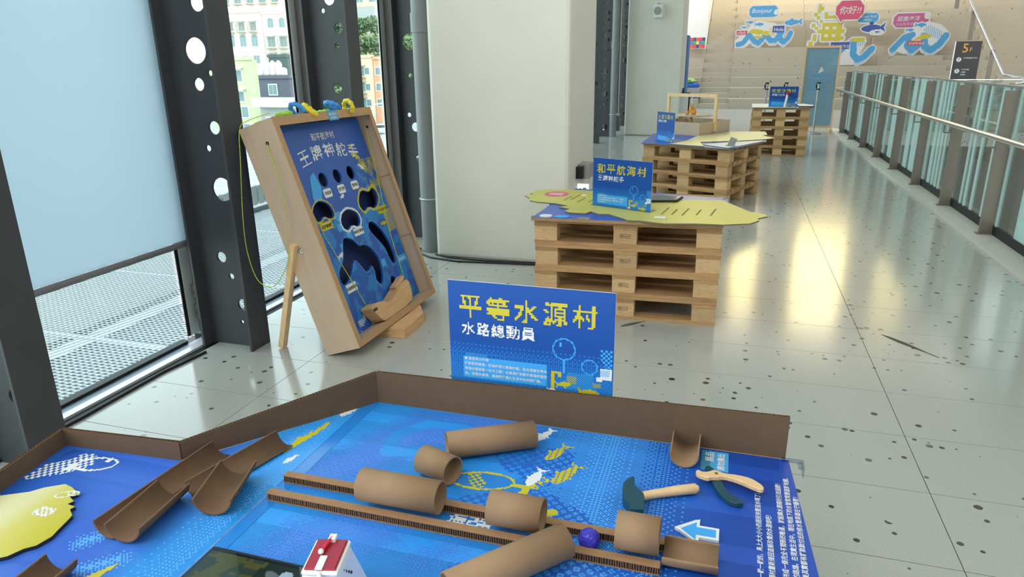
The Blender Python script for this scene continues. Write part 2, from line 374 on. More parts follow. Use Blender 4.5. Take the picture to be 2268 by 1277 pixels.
wr = struct('wall_right', 'far wall of the atrium')
bx('wall_panel', mat('atrium_wall', (120, 116, 108), 0.7, 0, .05, 1.0), wr, 13.0, -2.0, -5.0, 13.3, 40.0, 9.0)
bx('slab_face', mat('slab_face', (110, 108, 102), 0.7), wr, 2.34, 17.0, -5.0, 13.0, 17.2, -0.3)
ceil = struct('ceiling', 'white ceiling over the walkway')
bx('ceiling_panel', mat('ceiling_white', (228, 228, 224), 0.8), ceil, -2.9, -2.0, 5.5, 2.3, 17.0, 5.7)
bx('ceiling_panel', MATS['ceiling_white'], ceil, 2.3, -6.0, 9.0, 11.5, 25.0, 9.2)  # unseen roof over the atrium, added to cut the sky light there
wf = struct('wall_front', 'unseen wall added behind the viewpoint')
bx('wall_panel', MATS['atrium_wall'], wf, -1.6, -5.2, 0, 9.0, -5.0, 9.0)  # out of view, added to hold back sky light from behind
# window wall on the left -------------------------------------------------
CY = [0.44, 1.74, 3.04, 4.335, 5.64]+[5.64+1.3*k for k in range(1, 15)]
HOLES = {1: [(-2.525, .31, .032), (-2.491, .629, .016), (-2.501, .153, .018), (-2.6, 1.2, .04), (-2.53, 1.6, .06), (-2.56, 0.85, .03)],
         2: [(-2.527, 1.792, .042), (-2.576, 1.571, .063), (-2.506, 1.464, .015), (-2.583, 1.41, .032), (-2.483, 1.357, .011), (-2.527, 1.197, .034), (-2.581, 1.093, .017), (-2.53, .881, .062), (-2.598, .508, .03), (-2.55, .403, .017), (-2.499, .243, .033), (-2.521, .14, .011)],
         3: [(-2.571, 1.904, .04), (-2.623, 1.832, .016), (-2.517, 1.724, .033), (-2.541, 1.615, .017), (-2.564, 1.348, .035), (-2.51, 1.236, .037), (-2.56, .9, .05), (-2.6, .5, .03)],
         4: [(-2.624, 1.67, .066), (-2.632, 1.4, .019), (-2.661, 1.077, .019), (-2.607, .975, .039), (-2.597, .709, .024), (-2.5, 1.9, .05), (-2.5, 1.25, .03)]}
def random_holes(z0, z1, n, seed):
    rg = random.Random(seed); out = []
    for _ in range(n*30):
        r = rg.choice([.014, .018, .024, .034, .036, .052, .066]); x = rg.uniform(-2.70+r, -2.46-r); z = rg.uniform(z0, z1)
        if all(math.hypot(x-a, z-b) > r+c+.02 for a, b, c in out): out.append((x, z, r))
        if len(out) >= n: break
    return out
webs = {}
ords = ['at the near left corner', 'nearest full one, in front of the roller blind edge', 'between the blind window and the leaning game box', 'behind the leaning game box', 'half hidden by the grey downpipe']
for i, y in enumerate(CY):
    key = i if i in HOLES else 'v%d' % (i % 4)
    if key not in webs:
        hs = HOLES[i]+random_holes(2.05, 4.6, 16, i) if i in HOLES else random_holes(.1, 4.6, 44, 50+i)
        webs[key] = curve_plate([(-2.735, 0), (-2.43, 0), (-2.43, 5.5), (-2.735, 5.5)], [circ(x, z, r, 24) for x, z, r in hs], .012, STEEL)
    where = ords[i] if i < 5 else 'number %d counting from the near left corner' % (i+1)
    c = thing('steel_column', 'dark perforated steel column, %s' % where, 'column', (0, y, 0), 0, 'perforated window wall columns')
    c['kind'] = 'structure'
    link('web', webs[key], STEEL, c, (0, 0, 0), UP)
    bx('flange', STEEL, c, -2.432, -.08, 0, -2.418, .08, 5.5); bx('flange', STEEL, c, -2.745, -.08, 0, -2.731, .08, 5.5)
for i in range(len(CY)-1):
    y0, y1 = CY[i], CY[i+1]
    wn = struct('window_%d' % (i+1), 'full height glass pane between steel columns')
    link('pane', MB().box(-2.905, y0+.05, -.02, -2.897, y1-.04, 5.5).mesh(), GLASS, wn)
    bx('mullion', ALU, wn, -2.896, y1-.02, 0.03, -2.87, y1+.065, 5.5); bx('mullion_fin', BROWNALU, wn, -2.87, y1+.05, 0.03, -2.77, y1+.066, 5.5)
    bx('gasket', BLK, wn, -2.878, y1-.042, .03, -2.872, y1-.02, 5.5)
    bx('bottom_rail', BLK, wn, -2.93, y0+.066, -.05, -2.88, y1-.045, .004)
    if i < 4:
        for z in (.165, .285):
            br = bx('bracket', BROWNALU, wn, -2.86, y1+.02, z-.04, -2.78, y1+.05, z+.04)
            MB().cyl((-2.82, y1+.022, z), (-2.82, y1+.0, z), .014, 8).build('bolt', STEEL, br).matrix_parent_inverse = br.matrix_basis.inverted()
sill = struct('trim_2', 'aluminium sill track along the window wall')
bx('sill_plate', mat('sill_blue_grey', (120, 132, 142), 0.4, .3), sill, -2.878, -1, -.06, -2.80, 23.8, -.012)
bx('sill_lip', mat('sill_lip_bright', (205, 208, 210), 0.35, .3), sill, -2.80, -1, -.06, -2.755, 23.8, .005)
bx('sill_gap', BLK, sill, -2.755, -1, -.06, -2.72, 23.8, -.008)
# balcony mesh outside
def expanded(y0, y1):
    """white grating: cross strands along X, long strands running slightly off the facade direction"""
    m = MB(); t = .0026; xa, xb = -4.88, -2.97; k = 0.2
    y = y0
    while y < y1: m.box(xa, y-t, -.004, xb, y+t, 0); y += .030
    c = xa-k*(y1-y0)
    while c < xb:
        s0 = max(0, (xa-c)/k); s1 = min(y1-y0, (xb-c)/k)
        if s1 > s0: m.bar((c+k*s0, y0+s0, .001), (c+k*s1, y0+s1, .001), 2*t, .005)
        c += .044
    return m.mesh('expanded')
bal = struct('trim_3', 'balcony of white expanded metal mesh outside the windows')
for a in (0.6, 10.6):
    link('expanded_mesh', expanded(a, a+10.0), WHITEMESH, bal, (0, 0, -.03), kind='stuff')
for y in (2.95, 4.13, 5.6, 7.2, 9.0): bx('mesh_joint', WHITEMESH, bal, -4.9, y-.006, -.05, -2.97, y+.006, -.029)
bx('edge_beam', mat('mesh_edge', (120, 124, 128), .5), bal, -4.96, 0, -.12, -4.90, 24, .02)
bx('under_slab', mat('balcony_under', (92, 96, 100), .8), bal, -5.0, -1, -.75, -2.96, 24, -.7)
bx('ledge', mat('stained_ledge', (140, 132, 122), .8, 0, .12, 1.5), bal, -6.9, -1, -.62, -5.0, 30, -.56)
pl = MB()
for k in range(90): pl.box(-7.0, 4.0+k*.16, -.56, -6.94, 4.0+k*.16+.12, -.27)
pl.box(-7.05, 4, -.56, -7.0, 18.4, -.27)
pl.build('slat_parapet', mat('parapet_grey', (150, 158, 160), .6), bal, kind='stuff')
# roller blind
bl = thing('roller_blind', 'translucent white roller blind half lowered over the nearest window', 'blind', (-2.80, 2.44, .58))
mb_ = bpy.data.materials.new('blind_fabric'); mb_.use_nodes = True; n = mb_.node_tree; n.nodes.clear(); L = n.links.new
o_ = n.nodes.new('ShaderNodeOutputMaterial'); d_ = n.nodes.new('ShaderNodeBsdfDiffuse'); t_ = n.nodes.new('ShaderNodeBsdfTranslucent'); x_ = n.nodes.new('ShaderNodeMixShader'); x_.inputs[0].default_value = .60
d_.inputs[0].default_value = lin((210, 216, 220)); t_.inputs[0].default_value = lin((218, 232, 242)); L(d_.outputs[0], x_.inputs[1]); L(t_.outputs[0], x_.inputs[2])
g_ = n.nodes.new('ShaderNodeBsdfGlossy'); g_.inputs['Roughness'].default_value = .35; x2 = n.nodes.new('ShaderNodeMixShader'); x2.inputs[0].default_value = .06
L(x_.outputs[0], x2.inputs[1]); L(g_.outputs[0], x2.inputs[2]); L(x2.outputs[0], o_.inputs[0])
bx('fabric', mb_, bl, -.002, -.69, .02, .002, .68, 4.8)
MB().cyl((0, -.69, 0), (0, .69, 0), .017, 14).build('bottom_bar', mat('blind_bar', (128, 128, 130), .4, .3), bl)
# concrete columns
for nm, (x0, y0, x1, y1), lb in (('concrete_column', (-2.22, 5.07, -1.13, 6.06), 'wide pale plastered column right behind the nearest map table'), ('concrete_column', (-2.17, 15.05, -1.06, 16.1), 'farther pale plastered column carrying a small wall speaker')):
    c = MB().box(x0, y0, 0, x1, y1, 5.5).build(nm, CONC, None, bevel=.03); tag(c, lb, 'column', kind='structure')
# downpipes
def downpipe(x, y, lb):
    t = thing('downpipe', lb, 'pipe', (x, y, 0), 0, 'grey drain pipes beside columns'); g = mat('pipe_grey', (122, 126, 128), .45, 0, .05, 5)
    MB().cyl((0, 0, 0), (0, 0, 5.5), .072, 24).build('pipe', g, t); MB().cyl((0, 0, 1.72), (0, 0, 1.86), .08, 24).build('socket', g, t)
    k = MB(); k.arc((0, 0, .44), (0, 0, .452), .082, .073, 0, 2*PI, 24, up=(0, 1, 0)); k.build('clamp', mat('clamp_steel', (190, 192, 192), .3, .6), t)
    bx('clamp_bolt', MATS['clamp_steel'], t, .07, -.03, .43, .13, .02, .47)
    MB().cyl((.11, -.01, .45), (.11, -.01, 5.4), .008, 8).build('side_rod', MATS['clamp_steel'], t)
downpipe(-2.325, 5.22, 'grey drain pipe left of the wide near column'); downpipe(-2.36, 14.7, 'thin looking grey drain pipe left of the farther column')

# ------------------------------------------------------------------ bleacher stairs
H_, D_, Y0_ = .31, .6, 23.8
st = struct('stairs', 'wide terrazzo seating stairs at the end of the hall')
def step(name, x0, x1, k, h=None):
    """block k (1-based): its front stands at Y0+(k-1)*D"""
    y = Y0_+(k-1)*D_; bx(name, STAIRM, st, x0+.003, y, max(0, (k-2)*H_) if k > 1 else 0, x1-.003, y+D_*(3 if k > 1 else 2), k*H_-.0)
for k in range(1, 19):
    if k <= 6: step('seat_block', -4.2, -1.1, k)
    for a, b in ((-.18, 2.2), (2.2, 4.3), (4.3, 6.2)):
        if k == 7 and a < 4: continue                        # a double-height plinth carries the lettering
        step('seat_block', a+.0, b, k)
    if k == 7:
        pass
    step('seat_block', 7.5, 10.2, k); step('seat_block', 10.2, 13.0, k)
    y = Y0_+(k-1)*D_
    for a, b in ((-1.1, -.18), (6.2, 7.5)):
        for q in (0, 1):
            yy = y+q*D_/2; bx('aisle_step', STAIRM, st, a, yy, max(0, (k-2)*H_), b, yy+D_, (k-1)*H_+(q+1)*H_/2-(H_/2 if False else 0))
for a, b in ((-.18, 2.2), (2.2, 4.3)):
    bx('seat_block', STAIRM, st, a+.003, Y0_+6.45*D_, 5*H_, b-.003, Y0_+9*D_, 8*H_)
wb = struct('wall_back', 'white side wall left of the seating stairs')
bx('wall_panel', mat('back_wall_white', (206, 206, 200), .7), wb, -4.3, 27.5, 1.5, -1.45, 28.0, 5.0)
bx('wall_panel', MATS['back_wall_white'], wb, -1.45, 27.5, 1.2, -1.12, 36.0, 5.6)
bx('wall_panel', MATS['back_wall_white'], wb, -4.3, 24.4, 0, -4.2, 28, 6.0)
# upper far wall with tall windows that light the hall
fw = struct('wall_far', 'upper end wall with tall windows above the stairs')
FW = mat('far_wall', (150, 142, 126), .8)
bx('wall_panel', FW, fw, -4.3, 40, 0, 13, 40.3, 7.6); bx('wall_panel', FW, fw, -4.3, 40, 13.0, 13, 40.3, 15)
xw = [-4.3, -3.4, -.9, .6, 1.9, 3.9, 6.4, 8.0, 9.5, 13]
for k in range(0, len(xw)-1, 2): bx('wall_panel', FW, fw, xw[k], 40, 7.6, xw[k+1], 40.3, 13.0)
AMB = glass('amber_window_film', (255, 244, 205))
for k in range(1, len(xw)-1, 2):
    bx('tall_pane', AMB, fw, xw[k], 40.12, 7.6, xw[k+1], 40.14, 13.0)
    for j in range(1, 4):
        xx = xw[k]+(xw[k+1]-xw[k])*j/4; bx('glazing_bar', FW, fw, xx-.04, 40.0, 7.6, xx+.04, 40.2, 13.0)
cei2 = struct('ceiling_2', 'roof above the seating stairs')
bx('roof_panel', MATS['ceiling_white'], cei2, -4.3, 25.0, 13.2, 13.0, 40.3, 13.5)

# ------------------------------------------------------------------ glass railing on the right
def striped_glass():
    m = bpy.data.materials.new('frosted_striped_glass'); m.use_nodes = True; n = m.node_tree; n.nodes.clear(); L = n.links.new
    o = n.nodes.new('ShaderNodeOutputMaterial'); g = n.nodes.new('ShaderNodeNewGeometry'); s = n.nodes.new('ShaderNodeSeparateXYZ'); L(g.outputs['Position'], s.inputs[0])
    a = n.nodes.new('ShaderNodeMath'); a.operation = 'MULTIPLY'; a.inputs[1].default_value = 15.0; L(s.outputs['Y'], a.inputs[0])
    vo = n.nodes.new('ShaderNodeTexVoronoi'); vo.voronoi_dimensions = '1D'; vo.inputs['Scale'].default_value = 1.0; L(a.outputs[0], vo.inputs['W'])
    sc = n.nodes.new('ShaderNodeSeparateColor'); L(vo.outputs['Color'], sc.inputs[0])
    gt = n.nodes.new('ShaderNodeMath'); gt.operation = 'GREATER_THAN'; gt.inputs[1].default_value = .5; L(sc.outputs[0], gt.inputs[0])
    t = n.nodes.new('ShaderNodeBsdfTransparent'); t.inputs[0].default_value = lin((216, 224, 222)); gl = n.nodes.new('ShaderNodeBsdfGlossy'); gl.inputs['Roughness'].default_value = .03
    x = n.nodes.new('ShaderNodeMixShader'); L(fresnel(n), x.inputs[0]); L(t.outputs[0], x.inputs[1]); L(gl.outputs[0], x.inputs[2])
    d = n.nodes.new('ShaderNodeBsdfDiffuse'); d.inputs[0].default_value = lin((206, 230, 226)); tr = n.nodes.new('ShaderNodeBsdfTranslucent'); tr.inputs[0].default_value = lin((206, 230, 226))
    y = n.nodes.new('ShaderNodeMixShader'); y.inputs[0].default_value = .5; L(d.outputs[0], y.inputs[1]); L(tr.outputs[0], y.inputs[2])
    y2 = n.nodes.new('ShaderNodeMixShader'); y2.inputs[0].default_value = .80; L(t.outputs[0], y2.inputs[1]); L(y.outputs[0], y2.inputs[2])
    z = n.nodes.new('ShaderNodeMixShader'); L(gt.outputs[0], z.inputs[0]); L(x.outputs[0], z.inputs[1]); L(y2.outputs[0], z.inputs[2]); L(z.outputs[0], o.inputs[0]); return m
SG = striped_glass()
rail = thing('glass_railing', 'glass railing with frosted vertical stripes and steel handrail along the walkway', 'railing', (2.2, 0, .03))
PY = [6.86+1.31*k for k in range(-6, 8)]
for y in PY:
    p = bx('post', STAIND, rail, -.08, y-.011, 0, .02, y+.011, 1.2, )
    bx('foot_plate', STAIND, rail, -.10, y-.03, 0, .03, y+.03, .012)
    MB().tube([(-.075, y, .74), (-.15, y, .74), (-.15, y, .815)], .008, 8).build('bracket', STAIND, rail)
for y0, y1 in zip(PY[:-1], PY[1:]):
    bx('pane', SG, rail, .03, y0+.01, .07, .042, y1-.01, 1.215); bx('top_cap', STAIN, rail, .022, y0+.004, 1.215, .05, y1-.004, 1.232)
    bx('bottom_channel', BLK, rail, .02, y0+.012, .002, .05, y1-.012, .075)
MB().tube([(-.15, -1, .84), (-.15, 16.6, .84), (-.15, 16.75, .83), (-.12, 16.8, .80), (-.06, 16.8, .79)], .023, 14).build('handrail', STAIN, rail)
# end panel of the railing turning right
er = thing('end_railing', 'short glass railing closing the far end of the walkway railing', 'railing', (2.25, 16.9, 0))
for x in (0, 1.2, 2.4, 3.6): bx('post', STAIND, er, x-.03, -.01, 0, x+.03, .01, 1.05)
for x in (0, 1.2, 2.4): bx('pane', GLASS, er, x+.03, -.006, .06, x+1.17, .006, 1.04); bx('top_cap', STAIN, er, x+.0, -.01, 1.04, x+1.2, .01, 1.055)
# stair rail rising on the right beyond the glass
sr = thing('stair_handrail', 'thin steel stair handrail slanting up at the upper right', 'handrail', (5.0, 16.4, 0))
MB().tube([(.15, -.05, .98), (.3, -.1, 1.0), (.3, -.12, 1.08), (.15, 0, 1.12), (0, .1, 1.15), (0, 3.28, 2.74), (0, 7, 4.55)], .022, 10).build('rail', STAIN, sr)
for k, yy in enumerate((1.0, 2.75, 4.3, 5.4)): bx('post', STAIND, sr, -.045, yy-.012, .50+yy*.49, .045, yy+.012, 1.13+yy*.49)
bx('newel', STAIND, sr, .1, -.08, 0, .18, 0, 1.0)

# ------------------------------------------------------------------ outside: street, houses, hill
street = struct('ground', 'street far below the window wall'); GZ = -9.0
bx('asphalt', mat('asphalt', (150, 150, 150), .8, 0, .05, .2), street, -400, 6, GZ-.3, -8, 420, GZ)
for k in range(14): bx('road_line', mat('road_paint', (232, 232, 230), .7), street, -60, 42+k*3.2, GZ, -38, 42.5+k*3.2, GZ+.02)
bx('sidewalk', mat('sidewalk_pale', (214, 210, 204), .8), street, -60, 34, GZ, -30, 40, GZ+.15)
def tower(name, lb, x0, x1, y, z1, wall, rows, depth=1.3, zt=None):
    """house front at plane y; rows: list of (z, [(x, w, h, kind)])"""
    t = thing(name, lb, 'building', ((x0+x1)/2, y, GZ)); cx = (x0+x1)/2
    bx('wall', wall, t, x0-cx, 0, 0, x1-cx, depth, z1-GZ)
    bx('parapet', wall, t, x0-cx-.15, -.2, z1-GZ, x1-cx+.15, .3, z1-GZ+.5)
    GLZ = mat('house_glass', (122, 146, 146), .25); WF = mat('window_white', (236, 238, 236), .6); CG = mat('cage_grey', (176, 172, 160), .6)
    for z, ws in rows:
        for x, w_, h, kind in ws:
            f = bx('window', WF, t, x-cx-w_/2-.1, -.06, z-GZ-h/2-.1, x-cx+w_/2+.1, .05, z-GZ+h/2+.1)
            q = link('pane', boxmesh(w_*.46, .06, h*.94, GLZ), GLZ, f, (-w_*.25, -.05, 0)); link('pane', boxmesh(w_*.46, .06, h*.94, GLZ), GLZ, f, (w_*.25, -.05, 0))
            if kind == 1: link('awning', boxmesh(w_+.7, .9, .08, WF), WF, f, (0, -.45, h/2+.3), (.25, 0, 0))
            if kind == 2:
                g = MB()
                for j in range(6): g.box(-w_/2-.15+j*(w_+.3)/5-.03, -.7, -h/2-.3, -w_/2-.15+j*(w_+.3)/5+.03, -.62, h/2+.1)
                for j in range(4): g.box(-w_/2-.15, -.7, -h/2-.3+j*(h+.4)/3-.03, w_/2+.15, -.62, -h/2-.3+j*(h+.4)/3+.03)
                g.box(-w_/2-.2, -.7, h/2+.15, w_/2+.2, .0, h/2+.22); g.box(-w_/2-.2, -.7, -h/2-.4, w_/2+.2, .0, -h/2-.3)
                g.build('window_cage', CG, f)
            if kind == 3:
                g = MB(); g.prism([(w_/2*math.cos(a*PI/8), w_/2*math.sin(a*PI/8)) for a in range(9)], 0, .08, Matrix.Translation((0, -.03, h/2)) @ Matrix.Rotation(PI/2, 4, 'X')); g.build('arch_head', GLZ, f)
    return t
GRN = mat('pale_green_plaster', (186, 188, 152), .8, 0, .05, .3); PNK = mat('pink_tile_wall', (226, 200, 188), .8, 0, .09, .25, (1, 1, .3)); PNK2 = mat('beige_tile_wall', (230, 216, 202), .8, 0, .08, .25, (1, 1, .3))
DKW = mat('slate_wall', (96, 98, 112), .8, 0, .06, .4); ORG = mat('ochre_tile_wall', (232, 206, 170), .8, 0, .09, .3); ORG2 = mat('orange_wall', (222, 164, 130), .8)
tower('green_house', 'pale green plaster house left of the view between the columns', -74.5, -67.0, 90, 2.2, GRN,
      [(0.0, [(-70.1, 2.6, 1.6, 1)]), (-2.9, [(-70.0, 2.4, 1.4, 1)]), (-5.1, [(-69.6, 2.4, 1.6, 0)]), (-7.6, [(-69.6, 2.4, 1.6, 0)])])
tower('pink_apartment_block', 'large pink tiled apartment block with caged windows', -112, -93.0, 130, 11.6, PNK,
      [(z, [(x, 1.5, 1.6, k) for x in (-103.5, -100.8, -98.0, -95.2)]) for z, k in ((9.0, 2), (5.9, 3), (2.6, 0), (-.4, 2), (-3.4, 0))])
tower('beige_apartment_block', 'beige tiled apartment block with arched top windows and drain pipes', -92.9, -84.0, 130, 11.2, PNK2,
      [(9.2, [(-91.0, 1.4, 1.2, 3), (-88.3, 1.4, 1.2, 3), (-85.8, 1.4, 1.2, 3)])]+[(z, [(x, 1.8, 1.9, 2) for x in (-91.2, -88.3, -85.6)]) for z in (5.9, 2.7, -.4, -3.4)])
bd = tower('roof_dark_band_block', 'pinkish tower standing behind the roof of the apartment blocks', -130, -109.5, 160, 30, mat('rosy_wall', (232, 208, 192), .8, 0, .06, .2),
      [(17.0+3.2*k, [(-128+x*3.6, 2.0, 1.6, 2) for x in range(0, 6)]) for k in range(4)])
tower('dark_annex', 'low dark slate building with a flat roof in front of the apartments', -74.2, -66.5, 100, -.6, DKW, [(-2.3, [(-70.9, 1.5, 1.6, 0)])])
tower('stained_annex', 'pale stained concrete annex right of the dark slate building', -66.4, -62.5, 100, .2, mat('stained_concrete', (190, 186, 164), .85, 0, .15, .6), [])
tower('dark_glass_house', 'dark green glass fronted building above the water tanks', -78.2, -70.5, 110, 2.7, mat('dark_green_glass', (66, 84, 84), .3), [])
tower('shop_row', 'low shop front under a long white canopy', -63.4, -56.6, 86, -4.2, mat('shop_wall', (170, 170, 166), .8), [(-6.4, [(-61.8, 1.4, 1.8, 0), (-59.6, 1.4, 1.8, 0)])])
cn = MB().box(-63.4, 84.2, -4.0, -56.6, 85.9, -2.8).build('shop_canopy', mat('canopy_white', (226, 232, 234), .5)); tag(cn, 'long white canopy over the shop front', 'canopy')
tower('ochre_house', 'ochre tiled house with a clutter of window cages right of the third column', -68.2, -63.4, 120, 2.5, ORG,
      [(z, [(-66.0, 1.8, 1.6, 2), (-64.6, .9, 1.2, 0)]) for z in (.2, -2.6, -5.4, -8.0)])
tower('orange_house', 'narrow orange and white house beside the ochre house', -63.3, -60.8, 120, 2.2, ORG2, [(z, [(-62.4, 1.0, 1.3, 0)]) for z in (.2, -2.6, -5.4)])
for k, (x, z) in enumerate(((-73.4, -.1), (-69.0, -.1), (-72.2, 1.0), (-71.1, .6), (-70.0, .6))):
    g = MB().lathe([(0, 0), (.52, 0), (.55, .15), (.5, .3), (.55, .45), (.5, .6), (.55, .75), (.5, .95), (.2, 1.15), (0, 1.2)], 14)
    o = g.build('water_tank', mat('tank_white', (226, 224, 216), .4), None, (x, 100.7 if k < 2 else 100.9, -.1)); o.scale = (1, 1, 1 if k < 2 else 1.9); tag(o, 'white ribbed rooftop water tank on the dark slate building, %s' % ('front left', 'front right', 'tall rear left', 'tall rear middle', 'tall rear right')[k].replace('front', 'low front'), 'water tank', 'rooftop water tanks')
for k in range(7):
    g = MB().lathe([(0, 0), (.6, 0), (.6, 1.0), (.3, 1.35), (0, 1.4)], 12)
    o = g.build('water_tank', MATS['tank_white'], None, (-105.0+k*1.75, 130.7, 11.6)); tag(o, 'white domed water tank in the row on the pink apartment roof', 'water tank', 'row of tanks on the pink roof')
# hill with trees
hm = mat('hill_foliage', (122, 144, 104), .9, 0, .35, .25, bump=.5, bs=1)
hv, hf = [], []
for i in range(41):
    for j in range(25):
        x = -170+i*3.2; y = 190+j*4.0; z = -9+26*min(1, max(0, (j)/14.0))**.8-(6*max(0, (i-26)/14.0))
        hv.append((x, y, z+1.4*math.sin(i*1.7)*math.cos(j*1.3)))
for i in range(40):
    for j in range(24): a = i*25+j; hf.append((a, a+25, a+26, a+1))
me = bpy.data.meshes.new('hill'); me.from_pydata(hv, [], hf); hill = link('hill', me, hm); tag(hill, 'green wooded hillside behind the houses', 'hill', kind='structure')
LEAF = mat('hill_tree_leaf', (122, 144, 104), .9, 0, .35, 2.0); LEAF2 = mat('hill_tree_leaf_dark', (104, 128, 106), .9, 0, .35, 2.0)
def crown(r, seed):
    rg = random.Random(seed); v, f = [], []
    for _ in range(520):
        u = rg.uniform(-1, 1); t = rg.uniform(0, 2*PI); q = math.sqrt(1-u*u); rr = r*rg.uniform(.7, 1.05)*(1+.2*math.sin(3*t)+.15*math.sin(5*u))
        c = Vector((q*math.cos(t)*rr, q*math.sin(t)*rr, u*rr*.8)); n = Vector((rg.uniform(-1, 1), rg.uniform(-1, 1), rg.uniform(-.2, 1))).normalized()
        a = n.orthogonal().normalized()*r*.13; b = n.cross(a).normalized()*r*.13; k = len(v); v += [c-a-b, c+a-b, c+a+b, c-a+b]; f.append((k, k+1, k+2, k+3))
    me = bpy.data.meshes.new('crown'); me.from_pydata([tuple(p) for p in v], [], f); return me
CR = [crown(3.4, s) for s in (1, 2, 3)]; TR = MB().cyl((0, 0, -6), (0, 0, 0), .3, 6).mesh(); TR.materials.append(mat('bark', (96, 82, 66), .9))
for k_, m_ in enumerate(CR): m_.materials.append(LEAF if k_ != 1 else LEAF2)
rg = random.Random(5)
for k in range(26):
    y = 186-(k//6)*6.2; x = -.532*y+(k % 6-2.5)*4.4+rg.uniform(-.4, .4); z = 11.5-(k//6)*4.6+rg.uniform(-.6, .6)
    t = thing('hill_tree', 'bushy green tree on the hillside seen past the third column', 'tree', (x, y, z), rg.uniform(0, 6), 'trees on the hillside')
    t.scale = (.72, .72, .72); link('crown', CR[k % 3], None, t); link('trunk', TR, None, t)
rw = bx('retaining_wall', mat('hill_wall_grey', (176, 178, 176), .8), None, -125, 204, 10, -90, 205, 18.0); tag(rw, 'grey retaining wall above the wooded hill', 'wall', kind='structure')
tower('hilltop_house', 'yellow and white house on the hilltop above the retaining wall', -118, -96, 210, 34, mat('hilltop_yellow', (240, 226, 176), .8),
      [(20.5+3.2*k, [(-114+x*4.6, 2.6, 1.8, 0) for x in range(4)]) for k in range(3)])
# street furniture and car
lp = thing('street_lamp', 'tall pale street lamp seen right of the third steel column', 'street lamp', (-37.3, 70, GZ))
MB().tube([(0, 0, 0), (0, 0, 6.0), (.3, 0, 6.3), (1.4, 0, 6.45)], .07, 8).build('pole', OFFW, lp); bx('lamp_head', OFFW, lp, 1.2, -.15, 6.38, 2.0, .15, 6.5)
rs = thing('road_sign', 'green rectangular road sign on a pole', 'sign', (-60, 108, GZ)); bx('panel', mat('road_sign_green', (46, 140, 116), .5), rs, -1.0, -.05, 3.2, 1.0, .05, 4.6); MB().cyl((0, .1, 0), (0, .1, 4.6), .08, 8).build('pole', OFFW, rs)
def car(x, y, rz, m, lb):
    t = thing('car', lb, 'car', (x, y, GZ), rz)
    pr = [(-2.1, .35), (-2.1, .85), (-1.5, .95), (-1.0, 1.42), (.8, 1.42), (1.5, .95), (2.1, .82), (2.15, .35)]
    MB().prism(pr, -.85, .85, Matrix.Rotation(PI/2, 4, 'X')).build('body', m, t)
    MB().prism([(-1.35, .98), (-.95, 1.36), (.75, 1.36), (1.3, .98)], -.87, .87, Matrix.Rotation(PI/2, 4, 'X')).build('windows', mat('car_glass', (60, 70, 76), .15), t)
    for a in (-1.3, 1.3):
        for b in (-.8, .8): MB().cyl((a, b-.1, .33), (a, b+.1, .33), .33, 14).build('wheel', BLK, t)
car(-52.6, 101, .5, mat('car_silver', (200, 206, 212), .3), 'silver car on the street right of the game box')
car(-64.0, 97, .2, mat('car_red', (196, 70, 66), .4), 'small red car on the street left of the game box')
# ================================================================== THINGS ON THE SEATING STAIRS
MURALM = [mat('cutout_white', (192, 190, 186), .6), mat('cutout_blue', (70, 138, 180), .6), mat('cutout_yellow', (178, 164, 50), .6), mat('cutout_red', (182, 72, 96), .6), mat('indigo_print', (58, 74, 138), .6), mat('cutout_magenta', (172, 84, 124), .6), mat('crimson_print', (180, 56, 72), .6)]
def mural(name, lb, cat, x0, z0, y, cell, cv, txt=(), border=2, group=None):
    """cardboard cut-out standing on the stairs: printed cells on a thicker white backing"""
    t = thing(name, lb, cat, (x0, y, z0), 0, group)
    bk = Cv(cv.w+6, cv.h+6); m = np.zeros(bk.a.shape, bool); m[3:-3, 3:-3] = cv.a >= 0; bk.put(dilate(m, border), 0)
    bk.build('backing_board', cell, [MURALM[0]], t, (-3*cell, .0, -3*cell), UP, thick=.03, kind=None)
    cv.build('print', cell, MURALM, t, (0, -.003, 0), UP)
    for body, sz, mi, x, z, kw in txt: text(body, sz, MURALM[mi], t, (x, -.007, z), UP, **kw)
    return t
def wave(cv, pts, r, c):
    cv.stroke(pts, r, c); m = cv.dist([(x, y-r*.9) for x, y in pts]) < r*.8; m &= cv.a < 0; cv.put(m, 0); cv.put(m & ((cv.X.astype(int)+cv.Y.astype(int)) % 3 == 0), c)
# left wave group
cv = Cv(94, 48)
cv.poly([(12, 4), (20, 18), (28, 4)], -1)
cv.put((cv.dist([(4, 4), (16, 14), (28, 28), (36, 34), (60, 30)]) < 9), 0)
wave(cv, [(3, 6), (12, 8), (22, 22), (30, 12), (38, 8), (50, 22), (58, 12), (66, 12), (76, 26)], 4.2, 1)
wave(cv, [(70, 30), (74, 14), (80, 9), (87, 16), (90, 24)], 4.2, 1)
cv.poly([(18, 26), (28, 32), (42, 30), (50, 24), (36, 22), (24, 25)], 2); cv.poly([(26, 20), (36, 15), (48, 18), (38, 20)], 2); cv.rect(46, 20, 54, 28, 2)
cv.rect(54, 28, 62, 34, 0); cv.chk((cv.X > 54) & (cv.X < 64) & (cv.Y > 20) & (cv.Y < 33), 2)
cv.fish(22, 43, 14, PI, 1); cv.fish(38, 39, 17, PI, 1); cv.fish(12, 35, 10, PI, 1)
cv.rect(0, 22, 18, 29, 6); cv.rect(60, 25, 79, 36, 4)
mural('wave_cutout', 'cardboard wave cut-out with three blue fish, at the left of the seating stairs', 'cutout', -.11, 1.86, 26.9, .0195, cv,
      [('สวัสดี', .12, 0, .03, .45, {'bold': .02}), ('Hola', .16, 0, 1.21, .53, {'bold': .01})], group='wave cut-outs')
